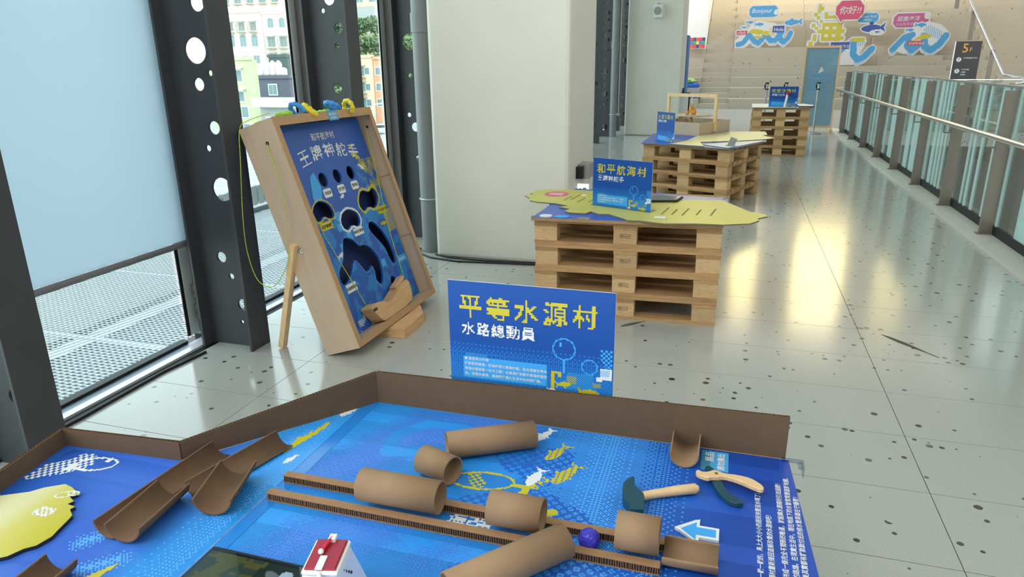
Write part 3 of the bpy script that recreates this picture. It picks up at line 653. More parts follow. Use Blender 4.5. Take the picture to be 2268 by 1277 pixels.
# big sea character
G = ["....##.........", "...####........", "..###.##########", "..#.#..#########", ".##.............", "##...#########..", "..#..#########..", "...#.##..##..#..", ".....##..##..##.", "...#############", "..#..###..##..#.", ".##..##..##..##.", ".#...#########.."]
cv = Cv(74, 72)
cell = 4.6
def yb(x0, y0, x1, y1): cv.rect(x0*cell, y0*cell, x1*cell, y1*cell, 2)
for b in ((2.6, 12.3, 3.6, 15.4), (3.6, 13.2, 4.6, 14.6), (1.4, 11, 2.6, 12.3), (2.4, 10, 3.6, 11.2), (3.6, 8.6, 4.8, 9.8), (.9, 7.2, 2.2, 8.4), (2.1, 6.2, 3.3, 7.4), (1.8, 2.2, 3.0, 4.6), (.4, .3, 1.9, 1.9), (5.2, 10.2, 12.8, 11.4), (5.0, 11.4, 6.4, 12.6), (4.8, 2.2, 11.8, 8.8), (3.2, 5.0, 12.9, 6.2), (11.8, 2.6, 12.8, 3.6), (9.4, .4, 11.4, 2.2)): yb(*b)
for x in (5.9, 8.5):
    for y in (3.4, 6.4): cv.rect(x*cell, y*cell, (x+1.2)*cell, (y+1.1)*cell, 0)
mural('sea_character_cutout', 'large yellow pixel lettering cut-out of the character for sea on the stairs', 'cutout', 2.21, 1.86, 26.9, .0188, cv, border=3)
def bubble(name, lb, x0, z0, y, W_, Hh, c, txt, cell=.02, tail=None, ring=None):
    w_, h_ = int(W_/cell), int(Hh/cell); cv = Cv(w_, h_); r = h_*.38; b0 = h_*.12 if tail else 0
    cv.poly([(r*.6, b0), (w_-r*.6, b0), (w_, b0+r*.7), (w_, h_-r*.7), (w_-r*.6, h_), (r*.6, h_), (0, h_-r*.7), (0, b0+r*.7)], c)
    if tail: cv.poly([(tail*w_-h_*.12, b0+2), (tail*w_+h_*.12, b0+2), (tail*w_, 0)], c)
    if ring: cv.ell(ring[0]*w_, ring[1]*h_, h_*.34, h_*.34, 0); cv.ell(ring[0]*w_, ring[1]*h_, h_*.34, h_*.34, c, ring=1.5)
    return mural(name, lb, 'cutout', x0, z0, y, cell, cv, txt)
bubble('speech_bubble_cutout', 'blue speech bubble cut-out reading Bonjour', .26, 2.87, 27.3, .92, .36, 1, [('Bonjour', .20, 0, .08, .14, {'bold': .01, 'shear': .1})], ring=(.97, .40))
bubble('speech_bubble_cutout', 'red speech bubble cut-out with the Chinese hello', 2.98, 2.62, 26.85, .84, .66, 3, [('你好!!', .26, 0, .10, .27, {'bold': .01, 'shear': .15})], tail=.22)
bubble('speech_bubble_cutout', 'small blue bubble cut-out reading Ocean First Hello', 3.68, 2.60, 26.95, .62, .28, 1, [('Ocean First!', .10, 0, .06, .15, {'shear': .2, 'bold': .01}), ('Hello!', .10, 0, .18, .05, {'shear': .2, 'bold': .01})])
bubble('speech_bubble_cutout', 'magenta bubble cut-out about knowing the ocean', 4.76, 2.42, 26.95, 1.02, .42, 5, [('認識海洋', .165, 0, .10, .20, {'bold': .01, 'shear': .1}), ('小公民海洋教育展', .10, 0, .08, .06, {'shear': .1})], ring=(.97, .82))
for nm, lb, x0, z0, w_, h_, c, L_ in (('fish_cutout', 'light blue fish cut-out left of the yellow sea character', 1.36, 2.5, 38, 16, 1, 33), ('fish_cutout', 'indigo fish cut-out right of the yellow sea character', 3.74, 2.17, 50, 24, 4, 42)):
    cv = Cv(w_, h_); cv.fish(w_*.42, h_*.55, L_, .06, c)
    if c == 4: cv.ell(w_*.62, h_*.28, 12, 4, 0); cv.fish(w_*.62, h_*.28, 9, 0, 4)
    mural(nm, lb, 'cutout', x0, z0, 26.95, .0185, cv)
cv = Cv(92, 60)
cv.poly([(4, 12), (34, 44), (56, 54), (76, 48), (86, 40), (66, 10), (50, 20), (34, 4), (24, 4)], 0)
wave(cv, [(6, 10), (22, 30), (34, 34)], 5, 1); wave(cv, [(30, 32), (28, 16), (36, 8), (46, 18)], 5, 1); wave(cv, [(52, 32), (56, 14), (66, 8), (78, 18), (86, 32)], 5.5, 1)
cv.poly([(34, 24), (52, 36), (66, 32), (62, 28), (46, 26)], 2); cv.put((cv.dist([(58, 42), (74, 34)]) < 7) & (cv.X.astype(int) % 3 == 0), 1); cv.fish(46, 50, 20, PI, 1); cv.fish(30, 42, 14, PI, 1); cv.rect(28, 16, 52, 24, 6)
mural('wave_cutout', 'cardboard wave cut-out with a red Korean greeting, at the right of the stairs', 'cutout', 4.63, 1.55, 26.3, .0182, cv, [('안녕하세요', .10, 0, .54, .32, {'bold': .015})], group='wave cut-outs')
cv = Cv(78, 52)
cv.poly([(0, 4), (24, 34), (60, 44), (44, 4)], 0); wave(cv, [(0, 8), (14, 22), (26, 34)], 5, 1); wave(cv, [(40, 44), (42, 20), (50, 11), (60, 16), (72, 30)], 5.5, 1)
cv.put((cv.dist([(36, 42), (52, 40)]) < 6) & (cv.X.astype(int) % 3 == 0), 1); cv.rect(2, 30, 34, 42, 4); cv.rect(36, 42, 58, 49, 2); cv.poly([(0, 14), (14, 20), (24, 20), (10, 12)], 2)
mural('wave_cutout', 'cardboard wave cut-out with a Japanese greeting, behind the framed screen', 'cutout', 2.78, 1.24, 25.7, .0175, cv, [('こんにちは', .115, 0, .05, .57, {'bold': .015})], group='wave cut-outs')
# items on the left end of the stairs
rk = thing('picture_card_rack', 'rack of small colourful picture cards left of the stairs', 'rack', (-1.66, 26.6, 1.86))
bx('back_board', OFFW, rk, 0, .02, 0, .54, .06, .38)
pc = [(214, 84, 60), (60, 130, 190), (210, 60, 90), (80, 160, 90), (60, 70, 130), (230, 190, 80)]
for i in range(5):
    for j in range(3): bx('picture_card', mat('card_%d' % ((i*2+j) % 6), pc[(i*2+j) % 6], .5), rk, .02+i*.104, -.01, .02+j*.12, .112+i*.104, .015, .128+j*.12)
cu = MB().box(-.27, -.2, 0, .27, .2, .13).build('cushion', mat('blue_cushion', (30, 86, 176), .8), None, (-1.42, 24.75, .62), bevel=.03); tag(cu, 'blue box cushion on the third stair row by the column', 'cushion')
pt = thing('plush_turtle', 'pale green leafy plush toy lying on the blue cushion', 'plush toy', (-1.45, 24.75, .75))
g = MB().ball((0, 0, .08), .16, 12, 8, (1, .8, .5)).build('body', mat('plush_green', (150, 186, 110), .9), pt)
for k in range(7):
    a = k*2*PI/7; MB().ball((.14*math.cos(a), .12*math.sin(a), .07+.05*(k % 2)), .07, 8, 6, (1, .7, .5)).build('leaf', MATS['plush_green'], pt)
cu2 = MB().box(-.3, -.2, 0, .3, .2, .06).build('cushion', MATS['blue_cushion'], None, (-1.36, 24.2, .31), bevel=.02); tag(cu2, 'thin blue seat pad on the lowest stair row', 'cushion')
bp = thing('blue_banner_stand', 'narrow deep blue banner stand seen almost edge-on right of the farther column', 'banner', (-1.05, 16.7, 0))
bx('panel', mat('banner_blue', (34, 104, 164), .5), bp, -.03, -.35, .02, .0, .35, 2.0); bx('base', STEEL, bp, -.2, -.3, 0, .2, .3, .03)
es = thing('easel_sign', 'small dark easel with a white notice beside the farther column', 'easel', (-1.02, 15.2, 0))
MB().bar((-.1, 0, 0), (0, .04, .95), .02, .02).bar((.1, 0, 0), (0, .04, .95), .02, .02).bar((0, .3, 0), (0, .04, .95), .02, .02).build('legs', BLK, es); bx('notice', WHITE, es, -.12, -.03, .38, .12, -.01, .78); bx('holder', BLK, es, -.15, -.01, .35, .15, .0, .86)
for x_, z_ in ((0, .05),):
    MB().lathe([(0, 0), (.09, 0), (.09, .02), (.02, .04), (0, .04)], 14).build('foot', BLK, es)

# ================================================================== MIDDLE DISTANCE
fs = thing('framed_screen', 'tall wooden framed translucent blue sea banner near the end of the railing', 'screen', (1.68, 16.6, 0))
for a in (-.34, .32): bx('frame_post', PINE, fs, a, -.02, .05, a+.035, .02, 1.74)
for z in (.08, 1.70): bx('frame_rail', PINE, fs, -.305, -.02, z, .32, .02, z+.04)
bx('base_rail', PINE, fs, -.36, -.18, 0, -.31, .18, .05); bx('base_rail', PINE, fs, .31, -.18, 0, .36, .18, .05)
sm = mat('sea_banner', (112, 156, 178), .6, 0, .22, 1.6); n = sm.node_tree
trn = n.nodes.new('ShaderNodeBsdfTransparent'); mxs = n.nodes.new('ShaderNodeMixShader'); mxs.inputs[0].default_value = .66; outn = n.nodes['Material Output']
trl = n.nodes.new('ShaderNodeBsdfTranslucent'); trl.inputs[0].default_value = lin((120, 168, 190)); mx3 = n.nodes.new('ShaderNodeMixShader'); mx3.inputs[0].default_value = .4
n.links.new(n.nodes['Principled BSDF'].outputs[0], mx3.inputs[1]); n.links.new(trl.outputs[0], mx3.inputs[2])
n.links.new(trn.outputs[0], mxs.inputs[1]); n.links.new(mx3.outputs[0], mxs.inputs[2]); n.links.new(mxs.outputs[0], outn.inputs[0])
bx('banner', sm, fs, -.305, -.003, .12, .32, .003, 1.70)
cv = Cv(60, 70)
for j in (0, 6, 14, 17, 22, 30, 33): cv.rect(8+(j % 5)*2, 10+j, 52-(j*7 % 9), 11+j, 1)
cv.poly([(26, 46), (32, 62), (38, 52), (34, 50)], 0)
cv.build('print', .0095, [OFFW, LBLUE], fs, (-.29, -.006, .75), UP)
def stanchion(x, y, lb):
    t = thing('stanchion', lb, 'barrier post', (x, y, 0), 0, 'belt barrier posts')
    MB().lathe([(0, 0), (.16, 0), (.165, .012), (.15, .022), (.03, .03), (0, .03)], 24).build('base', STAIN, t); MB().cyl((0, 0, .03), (0, 0, .90), .021, 14).build('pole', STAIN, t)
    MB().cyl((0, 0, .88), (0, 0, .905), .038, 16).cyl((0, 0, 1.0), (0, 0, 1.03), .038, 16).build('collar', BLK, t); MB().cyl((0, 0, .905), (0, 0, 1.0), .027, 14).build('belt_housing', STAIN, t)
    bx('belt_slot', BLK, t, -.05, -.012, .91, -.027, .012, .99)
stanchion(1.63, 16.1, 'belt barrier post right of the farthest pallet table, in front of the framed screen'); stanchion(.63, 16.1, 'belt barrier post behind the left corner of the farthest table sign'); stanchion(1.01, 16.1, 'belt barrier post behind the middle of the farthest table sign')
fp = thing('floor_directory', 'dark floor directory panel headed 5F beyond the glass railing', 'sign', (4.96, 19.0, 0))
bx('panel', mat('directory_dark', (48, 46, 50), .4), fp, -.26, -.03, .15, .26, .0, 1.82); bx('side_strip', STAIN, fp, -.28, -.03, .15, -.26, .02, 1.82); bx('base', STEEL, fp, -.3, -.2, 0, .3, .2, .15)
text('5', .27, mat('amber_print', (224, 160, 60), .5), fp, (-.12, -.034, 1.585), UP, name='floor_number', bold=.01); text('F', .12, MATS['amber_print'], fp, (.03, -.034, 1.60), UP, name='floor_letter', bold=.01)
for z, a, ls in ((1.43, '7', ('海洋環境體驗工作坊',)), (1.18, '5', ('海洋科學廳', '主題廳', '船舶廳', )), (.94, '3', ('深海影像廳', '餐飲區'))):
    d = MB().cyl((-.15, -.035, z), (-.15, -.031, z), .05, 20).build('round_badge', OFFW, fp); text(a, .08, BLACKP, fp, (-.172, -.037, z-.028), UP, bold=.01)
    for q, l in enumerate(ls): text(l, .032, OFFW, fp, (-.07, -.034, z+.02-q*.055), UP, bold=.01)
sp = thing('wall_speaker', 'small grey wall speaker high on the farther plastered column', 'speaker', (-1.57, 15.05, 2.42))
MB().prism([(-.1, -.12), (.08, -.12), (.12, 0), (-.06, 0)], -.12, .12).build('housing', OFFW, sp); MB().cyl((-.01, -.125, 0), (-.01, -.115, 0), .075, 24).build('grille', GREYP, sp); bx('wall_bracket', GREYP, sp, -.03, -.02, .12, .03, 0, .15)

# ------------------------------------------------------------------ pallets
def pallet(w_, d_, loc, rz, lb, group, stamp=False):
    t = thing('pallet', lb, 'pallet', loc, rz, group)
    for k in range(7): bx('deck_board', PWX, t, 0, k*(d_-.1)/6, .128, w_, k*(d_-.1)/6+.1, .15)
    for k in range(3):
        x = k*(w_-.14)/2; bx('stringer', PWY, t, x, 0.002, .107, x+.14, d_-.002, .128)
        bx('bottom_board', PWX, t, 0, k*(d_-.1)/2, 0, w_, k*(d_-.1)/2+.1, .02)
        for j in range(3):
            y = j*(d_-.12)/2; b = bx('block', PWB, t, x+.002, y+.006, .02, x+.138, y+.114, .107)
            if stamp and j == 0 and k == 1:
                cv = Cv(34, 13); cv.rect(0, 0, 34, 13, 0); cv.rect(1, 1, 33, 12, -1); cv.rect(12, 0, 13, 13, 0)
                cv.chk((cv.X > 3) & (cv.X < 11) & (cv.Y > 3) & (cv.Y < 10), 0); cv.rect(15, 7, 31, 8, 0); cv.rect(15, 4, 27, 5, 0)
                cv.build('ink_stamp', .0018, [BLACKP], b, (-.03, -.0545, -.008), UP)
    return t
orde = ['lowest', 'second lowest', 'third lowest', 'fourth lowest', 'topmost']
def stack(w_, d_, x, y, rz, n, what, group, stamp=False, jit=.006):
    first = None; rg = random.Random(hash(group) % 1000 if False else len(group)*7+n)
    for k in range(n):
        lb = 'wooden pallet, %s of stack %s' % (orde[k] if k < n-1 else 'topmost', what); p_ = (x+rg.uniform(-jit, jit), y+rg.uniform(-jit, jit), k*.15)
        if first is None: first = pallet(w_, d_, p_, rz, lb, group, stamp)
        else:
            c = copy_tree(first); c.location = p_; c.rotation_euler = (0, 0, rz+rg.uniform(-.006, .006)); c['label'] = lb
stack(1.09, 1.0, -1.09, 3.98, .045, 4, 'under the sailing map table', 'pallets under the sailing map table', True)
RA = math.radians(-21.5)
stack(1.02, .94, -.95, 8.12, RA, 4, 'under the middle table', 'pallets under the middle table')
stack(1.05, .85, -.98, 9.12, math.radians(-12), 4, 'under the plywood box', 'pallets under the plywood box')
stack(.85, 1.05, .30, 12.16, 0, 5, 'under the farthest table', 'pallets under the farthest table')
stack(1.05, 1.0, -.88, .62, 0, 4, 'under the right half of the water game', 'pallets under the water game')
stack(.60, .62, -1.50, .52, 0, 4, 'under the left half of the water game', 'pallets under the left half of the water game')

# ------------------------------------------------------------------ village signs
def sign(loc, rz, W_, Hh, title, sub, lines, lb, cell=.003, foot=True):
    t = thing('table_sign', lb, 'sign', loc, rz, 'blue village signs'); s = W_/.435
    cr_ = mat('sign_blue_gradient', (34, 92, 176), .45, spec=.25); n = cr_.node_tree
    if 'ramp' not in n.nodes:
        tc = n.nodes.new('ShaderNodeTexCoord'); sx = n.nodes.new('ShaderNodeSeparateXYZ'); rp = n.nodes.new('ShaderNodeValToRGB'); rp.name = 'ramp'
        n.links.new(tc.outputs['Generated'], sx.inputs[0]); n.links.new(sx.outputs['Z'], rp.inputs[0]); n.links.new(rp.outputs[0], n.nodes['Principled BSDF'].inputs['Base Color'])
        rp.color_ramp.elements[0].position = 0; rp.color_ramp.elements[0].color = lin((34, 118, 196)); rp.color_ramp.elements[1].position = .42; rp.color_ramp.elements[1].color = lin((20, 74, 150))
    bx('board', WHITE, t, 0, 0.0015, 0, W_, .005, Hh); MB().box(0, 0, 0, W_, .0015, Hh).build('printed_face', cr_, t)
    w_, h_ = int(W_/cell/s), int(Hh/cell/s); c = cell*s; cv = Cv(w_, h_)
    den = np.clip((h_*.42-cv.Y)/(h_*.42), 0, 1)*.6; cv.dots(np.where(cv.Y < h_*.42, den, 0), 1)
    cv.rect(12, 5, 88, 25, 0); cv.chk((cv.Y > 25) & (cv.Y < 28) & (cv.X > 14) & (cv.X < 34), 0)
    cv.ell(103, 41, 10, 10, 0, ring=1.2); cv.rect(99, 43, 101, 47, 0); cv.rect(102, 19, 104, 31, 0); cv.ell(125, 27, 7, 7, 0, ring=1.2)
    cv.chk((abs(cv.X-117) < 14-(cv.Y-8)*.3) & (cv.Y > 5) & (cv.Y < 20), 0); cv.chk((cv.X > 134) & (cv.Y > 26) & (cv.Y < 44) & ((cv.X+cv.Y*.5) > 152), 0, 2)
    cv.rect(92, 3, 95, 20, 2); cv.rect(92, 18, 101, 20, 2); cv.rect(98, 15, 101, 18, 2); cv.rect(134, 17, 144, 27, 3); cv.chk((cv.X > 134) & (cv.Y > 20) & (cv.X < 142) & (cv.Y < 26), 0); cv.rect(131, 15, 136, 19, 3)
    cv.fish(104, 9, 15, PI*.0+3.3, 2); cv.fish(126, 3.5, 20, 3.1, 2); cv.fish(93, 2.6, 9, PI, 3); cv.chk((cv.X > 106) & (cv.X < 114) & (cv.Y > 10) & (cv.Y < 17), 2); cv.chk((cv.X > 128) & (cv.X < 135) & (cv.Y > 9) & (cv.Y < 13), 2)
    cv.build('artwork', c, [LBLUE, MATS.get('sign_dither') or mat('sign_dither', (44, 132, 214), .4), YEL, WHITE], t, (0, -.0006, 0), UP)
    tc_ = Cv(5*16, 14)
    for k, ch in enumerate(title): tc_.bits(glyph(ch, 13, .034), k*16, 0, 0)
    tc_.build('title', .0047*s, [YEL], t, (.030*s, -.001, Hh-.098*s), UP)
    tc_ = Cv(5*15, 14)
    for k, ch in enumerate(sub): tc_.bits(glyph(ch, 13, .022), k*15, 0, 0)
    tc_.build('subtitle', .0027*s, [WHITE], t, (.036*s, -.001, Hh-.145*s), UP)
    for k, l in enumerate(lines): text(l, .0094*s, WHITE, t, (.040*s, -.0012, (.066-.0145*k)*s), UP, bold=.01)
    if foot: bx('acrylic_foot', ACR, t, -.005, -.02, 0, W_+.005, .06, .003)
    return t
L1 = ['● 真里島小叮嚀', '從斷裂到接通，在遊戲裡只要幾秒鐘，但在現實世界中', '修復水管卻是一項大工程！水資源從來都不是理所當然', '的，珍惜水資源，是我們每個人生活中的共同任務。']
L2 = ['● 真里島小叮嚀', '航行海上需要掌舵手的穩定與專注，每一次轉向，', '都可能影響整艘船的方向，與夥伴合作，才能', '平安抵達港灣。']
sg1 = sign((-.672, 1.598, .683), math.radians(0), .437, .283, '平等水源村', '水路總動員', L1, 'large blue sign with yellow title, standing behind the cardboard wall of the nearest table', foot=False); bx('mounting_tab', OFFW, sg1, .02, .0016, -.081, .417, .0048, 0)
sign((-.81, 4.35, .632), math.radians(-21.5), .41, .295, '和平航海村', '王牌神舵手', L2, 'blue sign with yellow title on the sailing map table in front of the wide column')
sign((-.832, 8.40, .613), math.radians(-50), .34, .325, '大進河豚村', '家島大作戰', [], 'blue sign on the left corner of the middle pallet table by the plywood box')
sign((.535, 12.32, .765), 0, .43, .31, '南安沙灘村', '淨灘小尖兵', [], 'blue sign on the farthest pallet table in front of the barrier posts')

# ------------------------------------------------------------------ printed table boards and island maps
ISL = mat('island_print', (188, 182, 84), .38, 0, .05, 3); EDGE = mat('greyboard_edge', (110, 104, 84), .8)
TBL = mat('table_print_blue', (44, 84, 176), .33)
def slab(name, lb, cat, poly, z, th, top, loc=(0, 0, 0), parent=None, edge=None):
    c = (sum(p[0] for p in poly)/len(poly), sum(p[1] for p in poly)/len(poly))
    P_ = [(p[0]-c[0], p[1]-c[1]) for p in poly]
    a = sum(P_[i][0]*P_[(i+1) % len(P_)][1]-P_[(i+1) % len(P_)][0]*P_[i][1] for i in range(len(P_)))
    if a < 0: P_ = P_[::-1]
    t = thing(name, lb, cat, (c[0], c[1], z)); MB().prism(P_, 0, th-.0008).build('core', edge or EDGE, t); MB().prism(P_, th-.0008, th).build('printed_top', top, t)
    return t, c
slab('table_board', 'thick printed blue board lying on the sailing table pallets', 'board', [(-1.095, 3.93), (.0, 3.985), (.015, 4.82), (-1.05, 4.95)], .601, .02, TBL, edge=mat('board_side_brown', (158, 126, 92), .8, 0, .06, 20))
isl2 = [(-1.32, 4.56), (-1.27, 4.62), (-1.31, 4.66), (-1.29, 4.79), (-1.10, 4.86), (-.85, 4.84), (-.5, 4.80), (-.28, 4.66), (-.02, 4.69), (.14, 4.36), (.22, 4.31), (.24, 4.25), (.18, 4.17), (.19, 4.12), (.14, 4.03), (.0, 3.965), (-.15, 3.955), (-.32, 3.915), (-.46, 3.955), (-.53, 3.95), (-.56, 3.99), (-.66, 4.09), (-.72, 4.08), (-.78, 4.14), (-.80, 4.08), (-.90, 4.08), (-.94, 4.12), (-.92, 4.19), (-1.0, 4.23), (-.95, 4.28), (-1.05, 4.34), (-1.18, 4.36), (-1.24, 4.40), (-1.26, 4.47)]
isl, c_ = slab('island_map', 'yellow green island shaped map board overhanging the sailing table', 'map board', isl2, .6212, .008, ISL)
cv = Cv(390, 240); TXT = mat('map_ink', (120, 112, 60), .6)
for k, (x, y) in enumerate([(-1.02, 4.44), (-.98, 4.47), (-.92, 4.40), (-.85, 4.42), (-.80, 4.40), (-.76, 4.45), (-.70, 4.42), (-.36, 4.15), (-.30, 4.16), (-.24, 4.15), (-.16, 4.18), (-.08, 4.18)]):
    X_, Y_ = (x+1.35)/.004, (y-3.9)/.004; cv.put((abs(cv.X-X_-(cv.Y-Y_)*.12) < 1.3) & (cv.Y > Y_) & (cv.Y < Y_+(55 if k % 2 else 42)), 0)
for x, y in ((-.93, 4.66), (-.80, 4.64), (-.68, 4.62)): cv.ell((x+1.35)/.004, (y-3.9)/.004, 5, 8, 1)
cv.ell((-1.12+1.35)/.004, (4.66-3.9)/.004, 21, 24, 2); cv.chk((abs(cv.X-57) < 12) & (abs(cv.Y-190) < 10), 1, 3)
cv.build('print', .004, [TXT, WHITE, PINKP], isl, (-1.35-c_[0], 3.9-c_[1], .0086))
def badge(x, y, z, lb, poly, m, extra=None):
    o = MB().prism(poly, 0, .005).build('badge', m, None, (x, y, z)); tag(o, lb, 'badge', 'small badges on the sailing table')
badge(-1.02, 3.975, .6215, 'round white badge near the left corner of the sailing table', circ(0, 0, .038, 20), WHITE); badge(-.925, 3.975, .6215, 'light blue wavy badge beside the round white badge', [(-.045, -.02), (0, -.035), (.04, -.015), (.05, .01), (.02, .03), (-.03, .025)], LBLUE)
badge(-.36, 4.05, .630, 'white and blue badge lying on the island map', [(-.03, -.02), (.035, -.02), (.04, .015), (-.03, .02)], WHITE)
tg = Cv(16, 8); tg.bits(glyph('海', 8), 0, 0, 0); tg.bits(glyph('港', 8), 8, 0, 0); bd_ = MB().box(-.04, -.02, 0, .04, .02, .0006).build('map_sticker', TBL, None, (-.79, 3.965, .6213)); tag(bd_, 'tiny yellow lettering sticker on the front blue edge of the sailing table', 'sticker'); tg.build('lettering', .0045, [YEL], bd_, (-.036, -.018, .001))
def tablet(name, lb, poly, z, scr):
    t = thing(name, lb, 'tablet', (poly[0][0], poly[0][1], z)); P_ = [(p[0]-poly[0][0], p[1]-poly[0][1]) for p in poly]
    MB().prism(P_, 0, .012).build('body', BLK, t, bevel=.003); cx = sum(p[0] for p in P_)/4; cy = sum(p[1] for p in P_)/4
    MB().prism([(cx+(p[0]-cx)*.88, cy+(p[1]-cy)*.88) for p in P_], .0121, .0126).build('screen', scr, t); return t
SCR = mat('dark_screen', (44, 52, 50), .08)
tablet('tablet', 'black tablet lying behind the sailing table sign', [(-.50, 4.50), (-.30, 4.55), (-.27, 4.70), (-.48, 4.70)], .6298, SCR)
for x, y, w_ in ((-1.08, 3.94, 'front left'), (-.015, 3.995, 'front right'), (0, 4.80, 'back right')):
    o = MB().box(-.02, -.012, 0, .02, .012, .006).box(-.02, -.012, -.022, -.016, .012, 0).build('board_clip', ACR, None, (x, y, .6212)); tag(o, 'clear plastic clip gripping the %s corner of the sailing table board' % w_, 'clip', 'clear clips on the sailing table')
# middle table
t3 = [(-.965, 8.09), (.0, 7.70), (.385, 8.50), (.41, 9.60), (-.35, 9.95), (-.95, 9.2)]
slab('table_board', 'printed blue board with rounded edge on the middle pallet table', 'board', t3, .601, .01, TBL)
isl3 = [(-.659, 8.0), (-.55, 8.16), (-.484, 8.35), (-.40, 8.9), (-.02, 9.5), (.41, 9.62), (.42, 9.2), (.36, 9.1), (.415, 8.97), (.494, 8.83), (.36, 8.65), (.1, 8.45), (-.33, 8.24), (-.27, 7.83), (-.45, 7.90)]
slab('island_map', 'pale yellow island map board on the middle pallet table', 'map board', isl3, .6115, .008, mat('island_pale', (214, 208, 150), .35))
slab('white_corner_board', 'white printed panel at the right corner of the middle pallet table', 'map board', [(-.30, 8.02), (-.02, 7.74), (.36, 8.48), (.33, 8.55), (.0, 8.30)], .6115, .006, WHITE)
th_ = thing('door_counter', 'small grey upright sensor box on the right corner of the middle table', 'device', (.0, 7.93, .6175)); MB().prism([(-.035, -.02), (.035, -.02), (.035, .02), (-.035, .02)], 0, .09, Matrix.Rotation(.35, 4, 'Y')).build('housing', GREYP, th_, bevel=.004); MB().prism([(-.05, -.035), (.05, -.035), (.05, .035), (-.05, .035)], 0, .006).build('base', GREYP, th_)
MB().tube([(.04, 0, .08), (.08, 0, .06), (.07, -.02, .0), (.10, -.03, 0.002)], .002, 6).build('cable', OFFW, th_)
# plywood box with arch and turntable
RB = math.radians(-30)
pb = thing('plywood_box', 'open plywood box with a wooden arch over it on the middle table', 'box', (-.957, 9.28, .612), RB)
Wb, Db, Hb = .665, .70, .155
bx('side_panel', PLY, pb, 0, 0, 0, Wb, .015, Hb); bx('side_panel', PLY, pb, 0, Db-.015, 0, Wb, Db, Hb); bx('side_panel', PLY, pb, 0, .015, 0, .015, Db-.015, Hb); bx('side_panel', PLY, pb, Wb-.015, .015, 0, Wb, Db-.015, Hb); bx('bottom', PLY, pb, .015, .015, 0, Wb-.015, Db-.015, .012)
bx('arch_post', PINE, pb, -.03, .30, .04, 0, .34, .44); bx('arch_post', PINE, pb, Wb, .30, .04, Wb+.03, .34, .44); bx('arch_beam', PINE, pb, -.03, .30, .44, Wb+.03, .34, .48)
MB().cyl((Wb/2, .32, .44), (Wb/2, .32, .36), .006, 8).build('rod', OFFW, pb)
tt = thing('turntable_disc', 'thin round wooden turntable disc resting on the plywood box', 'disc', (pb.location.x+math.cos(RB)*Wb/2-math.sin(RB)*.32, pb.location.y+math.sin(RB)*Wb/2+math.cos(RB)*.32, .825))
MB().lathe([(0, 0), (.265, 0), (.265, .008), (0, .008)], 48).build('disc', PLY, tt); MB().cyl((0, 0, -.20), (0, 0, 0), .02, 16).build('axle', PINE, tt)
for a in (.1, PI+.1): MB().prism([(.1*math.cos(a)-.05, .1*math.sin(a)-.015), (.1*math.cos(a)+.05, .1*math.sin(a)-.015), (.1*math.cos(a)+.05, .1*math.sin(a)+.015), (.1*math.cos(a)-.05, .1*math.sin(a)+.015)], .008, .009).build('white_label', WHITE, tt)
sl = thing('wooden_figure', 'orange wooden puzzle figure sitting on the turntable disc', 'figure', (tt.location.x, tt.location.y, .8335)); OW = mat('orange_wood', (206, 142, 56), .5)
MB().tube([(0, 0, .03), (-.01, 0, .08), (-.005, 0, .12)], [.03, .024, .02], 10).build('head', OW, sl); MB().ball((-.05, -.01, .025), .028, 10, 8).build('foot', OW, sl); MB().ball((.03, -.01, .03), .033, 10, 8, (1, .8, 1.2)).build('body', OW, sl); MB().tube([(.01, 0, .09), (.04, 0, .06), (.05, 0, .03)], .014, 8).build('arm', OW, sl)
# farthest table
slab('table_board', 'white printed cut board on the farthest pallet table', 'board', [(.28, 12.14), (1.12, 12.14), (1.22, 12.3), (1.12, 13.15), (.3, 13.2)], .7515, .01, WHITE)
slab('island_map', 'white island shaped board with wavy dark edge on the farthest table', 'map board', [(.98, 12.2), (1.18, 12.22), (1.24, 12.5), (1.1, 12.9), (.9, 12.6), (1.0, 12.4)], .7625, .02, WHITE, edge=BLK)
rb_ = thing('ribbon_bundle', 'white ribbon bundle with a red tip leaning on the farthest sign', 'ribbon', (.80, 12.25, .762)); MB().tube([(-.03, -.03, .0), (-.01, -.01, .12), (.0, .03, .2)], .018, 8).build('ribbon', WHITE, rb_); MB().ball((.01, .03, .21), .035, 8, 6).build('tip', mat('dark_red', (150, 40, 60), .6), rb_)
# socket box, exit light, cable on the near column
sk = thing('socket_box', 'grey electrical socket box with a black plug on the side of the wide near column', 'socket', (-1.13, 5.5, .67)); bx('housing', GREYP, sk, 0, -.1, -.05, .09, .1, .06, ); bx('plug', BLK, sk, .0, -.17, -.04, .05, -.1, .05); bx('plug', BLK, sk, .05, .1, -.01, .1, .17, .05)
MB().tube([(.09, .17, .03), (.16, .25, .02), (.2, .3, -.1), (.18, .3, -.64)], .007, 8).build('cable', BLK, sk)
ex = thing('exit_light', 'small white exit light with a green running figure low on the wide column', 'exit sign', (-1.13, 5.42, .53)); bx('housing', emit('exit_white', (236, 240, 234), .8), ex, 0, -.02, -.045, .085, .02, .045)
cv = Cv(16, 12); cv.rect(8, 1, 14, 11, 0); cv.rect(9.5, 1, 12.5, 9.5, -1); cv.rect(3, 3, 5, 8, 0); cv.rect(2, 8, 5, 10, 0); cv.build('green_symbol', .0045, [mat('exit_green', (30, 120, 84), .5)], ex, (.008, -.0205, -.03), UP)
